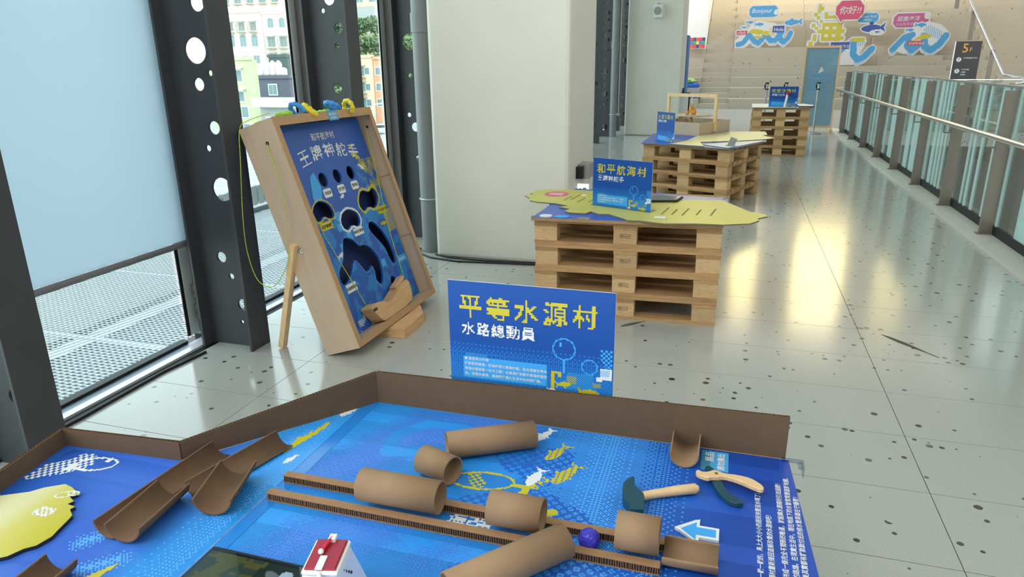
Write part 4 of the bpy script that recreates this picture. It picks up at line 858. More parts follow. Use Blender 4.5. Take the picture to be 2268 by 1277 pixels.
# ================================================================== LEANING SAILING GAME BOX
def Rz_(a): return Matrix.Rotation(a, 4, 'Z')
GM = Matrix.Translation((-1.796, 3.03, .066)) @ Rz_(1.569) @ Matrix.Rotation(-.321, 4, 'X') @ Matrix.Rotation(.012, 4, 'Y')
GW, GH, GD, WT = 1.005, 1.251, .21, .035
gb = thing('game_box', 'tall plywood framed sailing game box leaning beside the window wall', 'game box', mw=GM)
bx('side_panel', PLY, gb, 0, 0, 0, WT-.015, GD, GH); bx('side_panel', PLY, gb, GW-WT+.015, 0, 0, GW, GD, GH)
bx('top_panel', PLY, gb, WT-.015, 0, GH-WT+.015, GW-WT+.015, GD, GH); bx('bottom_panel', PLY, gb, WT-.015, 0, 0, GW-WT+.015, GD, WT)
for a in ((0, GH), (GW-WT, GH)): bx('face_strip', PLYD, gb, a[0], -.006, 0, a[0]+WT, 0, GH)
bx('face_strip', PLYD, gb, WT, -.006, GH-WT-.012, GW-WT, 0, GH); bx('face_strip', PLYD, gb, WT, -.006, 0, GW-WT, 0, WT)
for x0 in (WT-.015, GW-WT+.009):
    for z in (.42, .82): bx('joint_strip', PLYD, gb, x0, .0, z, x0+.006, .085, z+.004)
bx('back_board', NAVY, gb, WT-.015, GD-.03, WT, GW-WT+.015, GD-.02, GH-WT)
holes = [circ(.376, .898, .041), circ(.526, .898, .041), circ(.677, .898, .041), circ(.713, .192, .032),
    smooth([(.275, .794), (.219, .785), (.17, .75), (.17, .70), (.204, .682), (.255, .712), (.30, .684), (.348, .684), (.362, .715), (.341, .765)], 2),
    smooth([(.505, .70), (.441, .69), (.398, .656), (.395, .61), (.436, .584), (.488, .613), (.547, .584), (.59, .605), (.596, .649), (.562, .68)], 2),
    smooth([(.721, .780), (.673, .750), (.638, .703), (.666, .648), (.735, .680), (.796, .648), (.864, .677), (.892, .725), (.858, .780), (.801, .752), (.77, .764)], 2),
    smooth([(.675, .590), (.645, .548), (.688, .490), (.755, .408), (.765, .310), (.80, .280), (.836, .307), (.834, .399), (.805, .490), (.735, .575)], 2),
    smooth([(.357, .56), (.327, .514), (.278, .433), (.19, .392), (.19, .305), (.30, .338), (.385, .43), (.428, .380), (.455, .322), (.50, .324), (.545, .35), (.553, .30), (.53, .26), (.558, .213), (.598, .22), (.642, .292), (.646, .379), (.58, .46), (.521, .478), (.489, .472), (.44, .534)], 2)]
PB = mat('game_panel_blue', (40, 88, 168), .4, 0, .06, 2.5)
pn = link('printed_panel', curve_plate([(WT, WT), (GW-WT, WT), (GW-WT, GH-WT), (WT, GH-WT)], holes, .012, PB), PB, gb, (0, .096, 0), UP)
c5 = .005; cv = Cv(187, 236); ox, oz = WT+.001, WT+.001
def g(x, z): return ((x-ox)/c5, (z-oz)/c5)
X_, Z_ = cv.X*c5+ox, cv.Y*c5+oz
rgn = np.random.RandomState(3)
nzf = np.kron(rgn.rand(48, 38), np.ones((5, 5)))[:236, :187]; nz2 = sum(np.roll(np.roll(nzf, a, 0), b, 1) for a in range(-4, 5, 2) for b in range(-4, 5, 2))/25
low = (Z_ < .50+.25*X_*0+.12*np.sin(X_*9)) & (nz2 > .43)
cv.chk(low & (Z_ < .36), 0, 1); cv.chk(low & (Z_ >= .36), 0, 2); cv.chk((Z_ < .30) & (nz2 > .52), 1, 1); cv.chk((Z_ < .7) & (Z_ > .36) & (nz2 > .53), 1, 2)
cv.put((X_ > .62) & (X_ < .70) & (Z_ < .46) & (Z_ > .3) & (nz2 > .5), 1)
cv.poly([g(*p) for p in ((.26, .93), (.31, .95), (.33, .86), (.30, .80), (.27, .76), (.22, .74), (.22, .82))], 1)
for a, b_, s_ in ((.36, .68, .05), (.34, .62, .045), (.40, .55, .05), (.30, .5, .06), (.36, .46, .04)): cv.rect(*g(a, b_-s_/2), *g(a+s_, b_+s_/2), 1)
cv.chk((X_ > .42) & (X_ < .66) & (Z_ > .49) & (Z_ < .58) & (nz2 > .47), 1, 2); cv.chk((X_ > .66) & (X_ < .9) & (Z_ > .56) & (Z_ < .67) & (nz2 > .45), 1, 2)
cv.chk((X_+.35*(Z_-.7) > .80) & (Z_ > .60) & (Z_ < .93) & (nz2 > .42), 1, 2); cv.chk((X_ > .80) & (Z_ > .75) & (Z_ < .96) & (nz2 > .45), 2, 2); cv.chk((X_ > .87) & (Z_ > .48) & (Z_ < .62), 2, 1)
cv.put((X_ > .80) & (Z_ > .76) & (Z_ < .94) & (nz2 > .64), 2)
def rim(h, grow, c, w_=0):
    P_ = [g(*p) for p in h]; d = cv.dist(P_+[P_[0]]); jag = grow/c5*(1+.35*((cv.X.astype(int)//2+cv.Y.astype(int)//2) % 2)); cv.put(d < jag, c)
rim(holes[4], .010, 2); rim(holes[6], .015, 2); rim(holes[5], .014, 3)
for h in (holes[7], holes[8]): rim(h, .006, 1)
for x, z, L_, a, c in ((.78, 1.05, .05, PI+.5, 2), (.80, .985, .10, PI-.5, 2), (.815, .915, .07, PI-.6, 3), (.50, .78, .055, PI+.3, 3), (.84, .545, .08, PI, 2), (.28, .475, .07, 3.4, 3)): cv.fish(*g(x, z), L_/c5, a, c)
for x, z, w_, h_, c, tr in ((.371, .822, .078, .05, 3, 1), (.518, .822, .078, .05, 3, 1), (.67, .822, .078, .05, 3, 1), (.25, .652, .115, .046, 2, 0), (.878, .628, .115, .046, 2, 0), (.532, .560, .105, .046, 3, 0), (.262, .285, .105, .05, 3, 0), (.905, .292, .11, .046, 1, 0)):
    a, b_ = g(x-w_/2, z-h_/2); e_, f_ = g(x+w_/2, z+h_/2); cv.rect(a, b_, e_, f_, c)
    if tr:
        for q in ((a, b_), (a, f_), (e_, b_), (e_, f_)): cv.ell(q[0], q[1], 1.3, 1.3, -1)
cv.chk((X_ > .76) & (X_ < .83) & (Z_ > .15) & (Z_ < .20), 3, 1); cv.chk((X_ > .2) & (X_ < .36) & (Z_ < .10) & (nz2 > .45), 3, 2); cv.rect(*g(.27, .10), *g(.30, .13), 3); cv.rect(*g(.90, .17), *g(.965, .20), -1)
for h in holes:                                   # no print over the openings
    P_ = [g(*p) for p in h]; cv.put(cv.inpoly(P_) | (cv.dist(P_+[P_[0]]) < .75), -1)
cv.build('artwork', c5, [MBLUE, LBLUE, YEL, WHITE], gb, (ox, .0885, oz), UP)
text('和平航海村', .048, WHITE, gb, (.405, .0883, 1.118), UP, bold=.012)
for k, (ch, x, z, a) in enumerate((('王', .232, .985, .16), ('牌', .357, 1.006, .09), ('神', .482, 1.014, 0), ('舵', .607, 1.006, -.08), ('手', .730, .990, -.14))):
    t_ = Cv(14, 14); t_.bits(glyph(ch, 13, .024), 0, 0, 0); t_.build('title', .0080, [WHITE], gb, (x, .0882, z), (PI/2, -a, 0)).scale = (1, .76, 1)
for s_, x, z in (('安底灣', .371, .822), ('信風灣', .518, .822), ('豐收灣', .67, .822), ('友誼珊瑚群', .25, .652), ('海上交通島', .878, .628), ('神秘百慕達', .532, .560), ('突破極限流', .262, .285)):
    text(s_, .021, BLACKP, gb, (x, .0876, z-.008), UP, bold=.015, align='CENTER')
text('黑潮暖流水', .018, WHITE, gb, (.905, .0876, .285), UP, align='CENTER', bold=.01)
stk = bx('paper_sticker', mat('sticker_blue', (72, 150, 190), .6), gb, .50, -.0075, GH-.055, .60, -.006, GH+.001); text('請愛惜展品', .017, WHITE, gb, (.507, -.0082, GH-.026), UP, bold=.01); text('請勿攜出', .017, WHITE, gb, (.517, -.0082, GH-.046), UP, bold=.01)
# eyelets, bolt
for x_, nx in ((-.0008, -1), (GW-WT+.0142, -1)):
    MB().cyl((x_, .075 if x_ < 0 else .05, 1.14), (x_-.0008, .075 if x_ < 0 else .05, 1.14), .010, 14).build('rope_hole', BLACKP, gb)
bolt = MB().cyl((-.004, .12, .58), (0, .12, .58), .016, 16).cyl((-.009, .12, .58), (-.004, .12, .58), .008, 6).build('hinge_bolt', STAIN, gb)
iv = GM.inverted()
def to_local(p): return tuple(iv @ Vector(p))
for lx, wy, fy in ((-.018, 3.01, 3.068), (GW+.018, 4.06, 4.06)):
    top = (lx, .135, .62); foot = to_local((-2.30, fy, .006))
    MB().bar(top, foot, .030, .042, up=(1, 0, 0)).build('support_leg', PINE, gb)
# ropes
ROPE = mat('green_yellow_cord', (170, 190, 60), .8, 0, .35, 140); r0 = .0022
def rope(name, lb, pts, loc=None):
    P_ = [Vector(p) for p in pts]; out = []
    for i in range(len(P_)-1):
        a, b_, c, d = P_[max(i-1, 0)], P_[i], P_[i+1], P_[min(i+2, len(P_)-1)]
        for j in range(8):
            t = j/8; out.append(.5*((2*b_)+(-a+c)*t+(2*a-5*b_+4*c-d)*t*t+(-a+3*b_-3*c+d)*t**3))
    out.append(P_[-1]); o = MB().tube(out, r0, 6).build(name, ROPE); tag(o, lb, 'cord'); return o
G_ = lambda x, y, z: GM @ Vector((x, y, z))
rope('pull_cord', 'green cord hanging down outside the plywood side of the game box', [G_(.03, .02, GH+.025), (-2.30, 3.0, 1.235), (-2.345, 2.995, 1.19), (-2.36, 2.99, 1.03), (-2.385, 2.985, .75), (-2.385, 2.985, .557), (-2.34, 2.985, .41), (-2.25, 2.985, .386), (-2.177, 2.99, .472), (-2.142, 2.995, .572), (-2.135, 3.0, .855), G_(-.004, .075, 1.14)])
rope('pull_cord', 'green cord inside the game box running down to the left end of the wooden boat', [G_(.02, .03, 1.13), G_(.05, .02, .9), G_(.101, .03, .659), G_(.255, .03, .145)])
rope('pull_cord', 'green cord inside the game box running down to the right end of the wooden boat', [G_(.968, .05, 1.14), G_(.90, .05, .85), G_(.80, .045, .5), G_(.755, .035, .19)])
rope('pull_cord', 'thin green cord lying along the top edge of the game box', [G_(.02, .12, GH+.004), G_(.09, .10, GH+.012), G_(.2, .09, GH+.004), G_(.34, .10, GH+.004), G_(.50, .10, GH+.004)])
# boat in the tray
bt = thing('wooden_boat', 'carved wooden toy boat standing in the bottom of the game box', 'toy boat', mw=GM @ Matrix.Translation((0, .002, WT)))
BW = mat('bamboo_ply', (204, 164, 118), .5, 0, .12, 8, (1, 1, 9))
pr = smooth([(.245, .115), (.28, .122), (.36, .118), (.43, .088), (.50, .09), (.58, .115), (.66, .14), (.745, .145), (.735, .05), (.70, .004), (.36, .002), (.32, .01), (.27, .08)], 1)
MB().prism(pr, -.078, -.004, Matrix.Rotation(PI/2, 4, 'X')).build('hull', BW, bt); MB().prism([(.60, .125), (.73, .155), (.72, .175), (.59, .14)], -.06, -.02, Matrix.Rotation(PI/2, 4, 'X')).build('wedge', BW, bt)
bx('bow_inlay', STEEL, bt, .262, -.001, .085, .30, .0035, .10)
hb = MB().prism([(-1.80, 3.36), (-1.69, 3.36), (-1.685, 3.50), (-1.70, 3.66), (-1.80, 3.82), (-1.99, 3.82), (-1.99, 3.36)], 0, .03).prism([(-1.80, 3.365), (-1.695, 3.365), (-1.69, 3.50), (-1.705, 3.655), (-1.80, 3.81), (-1.89, 3.81), (-1.87, 3.74), (-1.80, 3.68), (-1.785, 3.60), (-1.80, 3.52), (-1.87, 3.46), (-1.89, 3.365)], .03, .056)
o = hb.build('prop_block', BW); tag(o, 'hexagonal bamboo block with a scooped top on the floor under the game box', 'block')
# toss rings
def ring(lb, x, y, z, R, ax, m, ry=1.0, rot=0.0):
    a = Vector(ax).normalized(); u = a.orthogonal().normalized(); v = a.cross(u); u, v = u*math.cos(rot)+v*math.sin(rot), v*math.cos(rot)-u*math.sin(rot)
    c = GM @ Vector((x, y, z)); n = 40
    P_ = [u*math.cos(2*PI*i/n)*R+v*math.sin(2*PI*i/n)*R*ry for i in range(n)]
    rr = [.0125+.0022*math.sin(2*PI*i/n*9) for i in range(n)]
    o = MB().tube(P_, rr, 10, closed=True).build('toss_ring', m, None, c); tag(o, lb, 'ring', 'rubber rings on top of the game box'); return o
RB_, RY_, RG_ = mat('ring_blue', (56, 140, 214), .55, 0, .1, 30), mat('ring_yellow', (224, 204, 52), .55, 0, .1, 30), mat('ring_green', (150, 204, 60), .55, 0, .1, 30)
ring('blue rubber ring of the left cluster on the game box', .333, .06, GH+.036, .042, (.1, .75, .55), RB_)
ring('yellow rubber ring of the left cluster, leaning over the front edge', .370, .008, GH+.018, .040, (.75, .3, .85), RY_, .7)
ring('green rubber ring of the left cluster, lying towards the window', .255, .10, GH+.026, .038, (-.35, .2, 1), RG_, .75)
ring('blue rubber ring of the right cluster on the game box', .675, .05, GH+.040, .041, (.1, .45, .75), RB_)
ring('yellow rubber ring of the right cluster, hanging over the front edge', .745, -.008, GH+.012, .041, (.35, .95, .3), RY_, .85)
ring('green rubber ring of the right cluster, lying behind the blue one', .635, .11, GH+.020, .038, (-.25, .1, 1), RG_, .8)

# ------------------------------------------------------------------ floor clutter
def cable(lb, pts, r=.006):
    o = MB().tube(pts, r, 6).build('power_cable', BLK); tag(o, lb, 'cable'); return o
cable('black cable curving from the drain pipe along the foot of the wide column', [(-2.44, 5.25, .007), (-2.40, 5.12, .007), (-2.25, 5.0, .007), (-2.0, 4.945, .007), (-1.8, 4.965, .007), (-1.6, 4.985, .007), (-1.3, 5.02, .007)], .007)
cable('second black cable close against the foot of the wide column', [(-2.24, 5.10, .007), (-2.1, 5.035, .007), (-1.85, 5.02, .007), (-1.6, 5.03, .007), (-1.3, 5.05, .007)], .007)
cable('black cable lying along the window sill track', [(-2.70, 1.6, .007), (-2.68, 2.1, .007), (-2.69, 2.6, .007), (-2.66, 2.88, .007)], .008)
LFM = mat('dry_leaf', (88, 84, 72), .8)
def leaf(lb, x, y, L_, rz):
    P_ = [(-L_/2, 0), (-L_*.35, .012), (-L_*.1, .017), (L_*.15, .010), (L_*.3, .003), (L_/2, .002), (L_/2, -.002), (L_*.3, -.003), (L_*.1, -.012), (-L_*.15, -.016), (-L_*.38, -.008)]
    o = MB().prism(P_, 0, .0015).build('fallen_leaf', LFM, None, (x, y, .0003), (0, 0, rz)); tag(o, lb, 'leaf')
leaf('long dark dry leaf lying on the open floor at the right', 1.02, 4.01, .36, math.atan2(-.27, .22)); leaf('dark dry leaf on the floor in front of the sailing table pallets', -.47, 3.95, .20, .8)

# ================================================================== NEAREST TABLE: THE WATER PIPE GAME
TZ = .6
ROUTE = [(.183, 1.572), (-.885, 1.572), (-1.197, 1.168), (-1.535, 1.146), (-1.50, .95), (-1.43, .52)]
WH = [.110, .092, .050, .046, .045, .045]
BR = [(-.912, .52), (.235, .52), (.222, 1.10), (.190, 1.565), (-.912, 1.568)]
BL = [(-.914, .52), (-.914, 1.53), (-1.19, 1.165), (-1.53, 1.143), (-1.50, .95), (-1.43, .52)]
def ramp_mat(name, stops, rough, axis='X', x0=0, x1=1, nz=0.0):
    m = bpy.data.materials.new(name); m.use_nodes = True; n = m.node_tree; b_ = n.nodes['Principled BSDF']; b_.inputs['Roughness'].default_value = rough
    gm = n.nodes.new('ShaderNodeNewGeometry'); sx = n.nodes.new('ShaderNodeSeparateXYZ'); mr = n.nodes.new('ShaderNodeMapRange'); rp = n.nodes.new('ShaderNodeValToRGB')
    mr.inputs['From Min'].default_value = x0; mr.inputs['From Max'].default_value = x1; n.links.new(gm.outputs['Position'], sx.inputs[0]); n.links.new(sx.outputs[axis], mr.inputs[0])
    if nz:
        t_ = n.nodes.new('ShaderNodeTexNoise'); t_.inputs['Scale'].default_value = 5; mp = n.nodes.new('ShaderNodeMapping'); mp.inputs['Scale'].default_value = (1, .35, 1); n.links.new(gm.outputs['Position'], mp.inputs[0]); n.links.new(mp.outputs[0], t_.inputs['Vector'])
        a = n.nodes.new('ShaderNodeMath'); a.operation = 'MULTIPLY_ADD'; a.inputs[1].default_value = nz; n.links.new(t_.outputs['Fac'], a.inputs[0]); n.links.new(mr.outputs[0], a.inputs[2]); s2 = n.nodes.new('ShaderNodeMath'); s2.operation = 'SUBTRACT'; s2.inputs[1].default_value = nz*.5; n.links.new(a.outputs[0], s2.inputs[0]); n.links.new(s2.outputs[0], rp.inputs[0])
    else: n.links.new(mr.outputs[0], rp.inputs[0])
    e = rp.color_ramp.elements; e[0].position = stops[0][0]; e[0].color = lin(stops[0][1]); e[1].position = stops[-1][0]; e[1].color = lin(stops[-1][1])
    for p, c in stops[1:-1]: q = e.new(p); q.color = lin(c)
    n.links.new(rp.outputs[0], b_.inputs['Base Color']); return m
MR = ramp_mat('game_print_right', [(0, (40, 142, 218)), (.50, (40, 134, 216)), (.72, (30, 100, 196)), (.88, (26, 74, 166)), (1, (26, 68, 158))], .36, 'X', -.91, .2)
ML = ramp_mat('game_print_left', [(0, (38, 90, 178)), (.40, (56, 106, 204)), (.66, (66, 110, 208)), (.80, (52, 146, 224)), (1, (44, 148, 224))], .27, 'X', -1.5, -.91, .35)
def board(name, lb, poly, m, z=TZ):
    t = thing(name, lb, 'board', (0, 0, 0)); q = poly
    a = sum(q[i][0]*q[(i+1) % len(q)][1]-q[(i+1) % len(q)][0]*q[i][1] for i in range(len(q))); q = q if a > 0 else q[::-1]
    MB().prism(q, z-.018, z-.001).build('core', WHITE, t); MB().prism(q, z-.001, z).build('printed_top', m, t); return t
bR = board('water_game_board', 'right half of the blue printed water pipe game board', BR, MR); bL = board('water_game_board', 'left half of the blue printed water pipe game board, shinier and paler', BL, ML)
# artwork of the right half
c4 = .0042; x0_, y0_ = -.91, .55; W4, H4 = int(1.10/c4), int(1.015/c4); cv = Cv(W4, H4); PX_, PY_ = cv.X*c4+x0_, cv.Y*c4+y0_
g = lambda x, y: ((x-x0_)/c4, (y-y0_)/c4)
def band(P_, r): return cv.dist([g(*p) for p in P_])*c4/r
wv = band([(-.83, 1.22), (-.76, 1.33), (-.70, 1.48), (-.58, 1.53), (-.47, 1.55)], .085); cv.dots(np.clip(1.25-wv, 0, 1)*.9*(PX_ > -.88), 0)
ey = band([(-.70, 1.43), (-.60, 1.44)], .05); cv.dots(np.where(ey < 1.1, np.clip(1.3-ey, 0, .9), 0), 0); cv.put(band([(-.74, 1.34), (-.66, 1.36), (-.62, 1.37)], .022) < 1, -1); cv.put(band([(-.74, 1.34), (-.755, 1.42), (-.70, 1.495), (-.60, 1.50)], .02) < 1, -1)
cv.dots(np.clip(1.0-band([(-.80, .86), (-.76, 1.0), (-.70, 1.045), (-.62, 1.05)], .085), 0, 1)*.85, 0); cv.dots(np.clip(.8-band([(-.50, 1.0), (-.46, 1.05)], .06), 0, 1)*.6, 0)
den = np.clip(1-abs(PX_+.22)/.20, 0, 1)*.75; cv.dots(np.where(PX_ > -.36, den*(PY_ > .6), 0), 1)
cv.chk((band([(-.46, 1.19), (-.34, 1.24), (-.25, 1.19)], .045) < 1), 2, 3); cv.chk((band([(-.40, .97), (-.25, 1.03), (-.12, 1.03)], .055) < 1), 2, 3); cv.chk(band([(-.36, 1.34), (-.34, 1.42), (-.42, 1.38)], .045) < 1, 2, 3)
cv.chk(band([(-.50, 1.17), (-.62, 1.20)], .03) < 1, 0, 1)
def P2(name, *a): pass
cv.ell(*g(-.475, 1.285), .075/c4, .036/c4, 3, ring=1.6, ang=.15); cv.chk(band([(-.50, 1.30), (-.48, 1.27)], .016) < 1, 3, 2)
cv.stroke([g(-.405, 1.285), g(-.352, 1.292)], 1.4, 3); cv.stroke([g(-.372, 1.285), g(-.376, 1.24), g(-.385, 1.215)], 2.2, 3); cv.stroke([g(-.385, 1.215), g(-.33, 1.225), g(-.315, 1.205), g(-.295, 1.215)], 2.6, 3); cv.chk(band([(-.36, 1.30), (-.335, 1.33)], .014) < 1, 3, 3)
cv.fish(*g(-.392, 1.515), .075/c4, 2*PI-1.95+PI, 4); cv.fish(*g(-.366, 1.325), .085/c4, 1.35, 4)
cv.fish(*g(-.344, 1.44), .095/c4, 1.15, 3); cv.fish(*g(-.303, 1.355), .11/c4, 1.15, 3); cv.put((cv.a == 3) & (PX_ > -.36) & (PY_ > 1.29) & (cv.X.astype(int) % 3 == 0) & (cv.Y.astype(int) % 2 == 0), 2)
cv.ell(*g(-.43, 1.40), .05/c4, .035/c4, 2, ring=1.1)
cv.bits(glyph('強', 13), *g(-.455, 1.108), 4, 1); cv.bits(glyph('海', 9), *g(-.497, 1.125), 4)
cv.build('artwork', c4, [mat('print_periwinkle', (62, 118, 206), .4), mat('print_dot_blue', (70, 150, 222), .4), mat('print_royal', (34, 92, 184), .4), YEL, WHITE], bR, (x0_, y0_, TZ+.0004))
bx('seam_tape', mat('clear_film_edge', (34, 120, 196), .2), bR, -.912, .55, TZ+.0003, -.880, 1.566, TZ+.0007)
# artwork of the left half
x0_, y0_ = -1.5, .55; W4, H4 = int(.58/c4), int(.97/c4); cv = Cv(W4, H4); PX_, PY_ = cv.X*c4+x0_, cv.Y*c4+y0_
cv.ell(*g(-1.385, 1.095), .052/c4, .030/c4, 1, ring=1.5, ang=.3); cv.chk(band([(-1.49, 1.03), (-1.44, 1.07), (-1.43, 1.10)], .03) < 1, 1, 2); cv.rect(*g(-1.44, 1.055), *g(-1.42, 1.085), 1); cv.chk(band([(-1.41, 1.075), (-1.40, 1.09)], .012) < 1, 1, 2); cv.rect(*g(-1.375, 1.11), *g(-1.36, 1.125), 1)
for a in (((-1.17, .86), (-1.13, .93), (-1.12, 1.0)), ((-1.10, .80), (-1.06, .84)), ((-1.03, 1.25), (-.95, 1.40)), ((-1.10, 1.06), (-1.07, 1.2))): cv.dots(np.clip(1-band(a, .03), 0, 1)*.9, 0)
cv.dots(np.clip((PX_+1.02)/.12, 0, 1)*.5*(PX_ < -.93), 0)
cv.stroke([g(-.985, 1.27), g(-.962, 1.36), g(-.955, 1.42)], 1.6, 2); cv.fish(*g(-.975, 1.33), .08/c4, 1.3, 2); cv.fish(*g(-.935, 1.49), .07/c4, 1.2, 1); cv.fish(*g(-.95, 1.24), .05/c4, 1.3, 1); cv.poly([g(-1.085, .78), g(-1.05, .835), g(-1.055, .79)], 2)
PB_ = BL; cv.put(~cv.inpoly([g(*p) for p in PB_]), -1)
cv.build('artwork', c4, [mat('print_sky', (84, 160, 230), .3), WHITE, YEL], bL, (x0_, y0_, TZ+.0004))
# instructions along the right edge
ROTT = (0, 0, PI/2)
for s_, x, y in (('水源村的水管突然斷了！主水源頭全部斷成一截一截的，島上大大小小的居民快要沒水喝了！', .121, 1.413), ('快來幫忙平等水源村重新接回這條珍貴的水源線吧！', .141, 1.338), ('請將水管首尾相連拼成一條完全不間斷的軌道，就能讓水源順利引流過關！', .165, 1.463), ('其實水管有許多複雜的路線。在現實生活中，埋在地底下的水管常常要面對地震、', .183, 1.492), ('老化等問題，背後其實都有群默默付出的修水管英雄在守護著！', .199, 1.420)):
    text(s_, .0128, WHITE, bR, (x, y, TZ+.0008), ROTT, align='RIGHT', bold=.012)
sk_ = MB().box(-.031, -.043, 0, .031, .043, .0006).build('sticker', mat('sticker_teal', (70, 156, 206), .5), None, (.024, 1.512, TZ+.0006)); tag(sk_, 'small light blue sticker asking not to take the exhibits away', 'sticker')
text('展品', .022, WHITE, sk_, (-.004, -.036+.03, .0008), ROTT, bold=.015); text('請勿攜出', .0185, WHITE, sk_, (.021, -.038, .0008), ROTT, bold=.015)
cvs = Cv(15, 20); cvs.chk(cvs.X < 5, 0, 1); cvs.build('dither', .0042, [mat('print_teal_dark', (40, 110, 110), .5)], sk_, (-.031, -.043, .0007))
# corrugated cardboard wall
for i in range(5):
    a, b_ = Vector((*ROUTE[i], 0)), Vector((*ROUTE[i+1], 0)); d = (b_-a); L_ = d.length; d.normalize(); nrm = Vector((d.y, -d.x, 0))
    if nrm.dot(Vector((-.6, .6, 0))-a) > 0 and i < 1: nrm = -nrm
    t = thing('cardboard_wall', ('corrugated cardboard wall behind the water game, carrying the large sign', 'corrugated cardboard wall sloping down along the diagonal left edge', 'low corrugated cardboard wall behind the yellow island', 'short corrugated cardboard wall at the far left table edge', 'corrugated cardboard wall continuing along the near left edge')[i], 'cardboard wall')
    def pt_(s, off, z): p = a+d*s+nrm*off; return (p.x, p.y, TZ+z)
    for off in (-.0042, 0.0036):
        v = [pt_(0, off, 0), pt_(L_, off, 0), pt_(L_, off+.0006, 0), pt_(0, off+.0006, 0), pt_(0, off, WH[i]), pt_(L_, off, WH[i+1]), pt_(L_, off+.0006, WH[i+1]), pt_(0, off+.0006, WH[i])]
        MB().add(v, [(0, 3, 2, 1), (4, 5, 6, 7), (0, 1, 5, 4), (1, 2, 6, 5), (2, 3, 7, 6), (3, 0, 4, 7)]).build('liner', KRAFTD, t)
    nfl = int(L_/.0042); v, f = [], []
    for k in range(nfl+1):
        s_ = k*L_/nfl; off = -.0036 if k % 2 else .0036; hh = WH[i]+(WH[i+1]-WH[i])*s_/L_-.0004
        v += [pt_(s_, off, 0), pt_(s_, off, hh), ]
        if k: q = 2*k; f.append((q-2, q, q+1, q-1))
    me = bpy.data.meshes.new('flute'); me.from_pydata(v, [], f); link('fluting', me, KRAFT, t, kind='stuff')
# honeycomb rails
def rail_(lb, x0, x1, y, w_=.020, h_=.018):
    t = thing('honeycomb_rail', lb, 'cardboard rail', (0, 0, TZ+.0006), 0, 'honeycomb cardboard rails')
    bx('top_liner', KRAFT, t, x0, y-w_/2, h_-.0015, x1, y+w_/2, h_); bx('bottom_liner', KRAFT, t, x0, y-w_/2, 0, x1, y+w_/2, .0015)
    rg = random.Random(int(abs(x0)*1000)); m = MB(); n_ = int((x1-x0)/.0048)
    for k in range(n_):
        x = x0+.001+k*.0048+rg.uniform(-.0008, .0008); dx = rg.uniform(-.0012, .0012); m.add([(x, y-w_/2+.0006, .0015), (x+.0009, y-w_/2+.0006, .0015), (x+.0009+dx, y-w_/2+.0006, h_-.0015), (x+dx, y-w_/2+.0006, h_-.0015), (x+.003, y+w_/2-.0006, .0015), (x+.0039, y+w_/2-.0006, .0015), (x+.0039, y+w_/2-.0006, h_-.0015), (x+.003, y+w_/2-.0006, h_-.0015)], [(0, 1, 2, 3), (5, 4, 7, 6), (0, 3, 7, 4), (1, 5, 6, 2)])
    m.build('honeycomb_core', KRAFT, t, kind='stuff'); bx('core_shadow_sheet', KRAFTC, t, x0+.002, y-w_/2+.0022, .0015, x1-.001, y+w_/2-.0022, h_-.0015)  # dark sheet added inside the core to paint the shade between cells
rail_('honeycomb cardboard rail of the track nearer the sign', -.906, -.06, 1.163); rail_('honeycomb cardboard rail of the track nearer the tablet', -.902, -.062, 1.094)
# cardboard tubes
def ctube(lb, a, b_, r=.0345, t_=.003):
    m = MB(); m.arc(a, b_, r, r-t_, 0, 2*PI, 40); o = m.build('cardboard_tube', TUBE); tag(o, lb, 'cardboard tube', 'brown cardboard tubes'); return o
RZ = TZ+.0186
ctube('brown cardboard tube lying across the two rails, the longest one on the track', (-.690, 1.128, RZ+.0345), (-.510, 1.128, RZ+.0345)); ctube('short brown cardboard tube on the rails, in the middle of the track', (-.402, 1.128, RZ+.0345), (-.293, 1.128, RZ+.0345)); ctube('short brown cardboard tube on the rails, right of the blue ball', (-.148, 1.128, RZ+.0345), (-.068, 1.128, RZ+.0345), .036)
ctube('long brown cardboard tube lying loose near the cardboard wall', (-.588, 1.352, TZ+.0338), (-.402, 1.462, TZ+.0338), .0330); ctube('short brown cardboard tube whose open end faces right, beside the long loose tube', (-.618, 1.284, TZ+.0338), (-.534, 1.255, TZ+.0338), .0330)
ctube('brown cardboard tube in the foreground leaning on the front rail', (-.236, 1.075, TZ+.0485), (-.405, .905, TZ+.0345), .0330)
def chute(lb, a, b_, r=.036, t0=PI*1.02, t1=PI*1.98, m_=None, zz=TZ+.0372, grp='brown half tube chutes'):
    a = (a[0], a[1], zz if len(a) < 3 else a[2]); b_ = (b_[0], b_[1], zz if len(b_) < 3 else b_[2])
    o = MB().arc(a, b_, r, r-.003, t0, t1, 24).build('half_tube_chute', m_ or TUBEI); tag(o, lb, 'chute', grp); return o
chute('long brown half tube chute, the farthest left of the chutes', (-1.128, .884), (-1.110, 1.213), .036, PI*1.02, PI*1.62); chute('brown half tube chute nested against the long left one', (-1.084, .880, TZ+.044), (-1.100, 1.038, TZ+.044), .040)
chute('long brown half tube chute pointing at the cardboard corner', (-1.050, 1.043), (-.990, 1.293), .036, PI*1.02, PI*1.66); chute('short wide brown half tube chute resting over the end of the long one', (-.974, 1.004, TZ+.044), (-1.012, 1.142, TZ+.050), .042)
chute('brown half tube chute cut off by the lower left picture corner', (-1.130, .785), (-1.118, .63)); chute('short light brown half tube standing against the cardboard wall', (-.045, 1.462), (-.045, 1.562), .033, PI*.96, PI*2.04, TUBE, TZ+.0345)
chute('light brown half tube channel at the right end of the rails', (-.060, 1.128), (.040, 1.128), .034, PI*1.0, PI*2.0, TUBE, TZ+.0346)
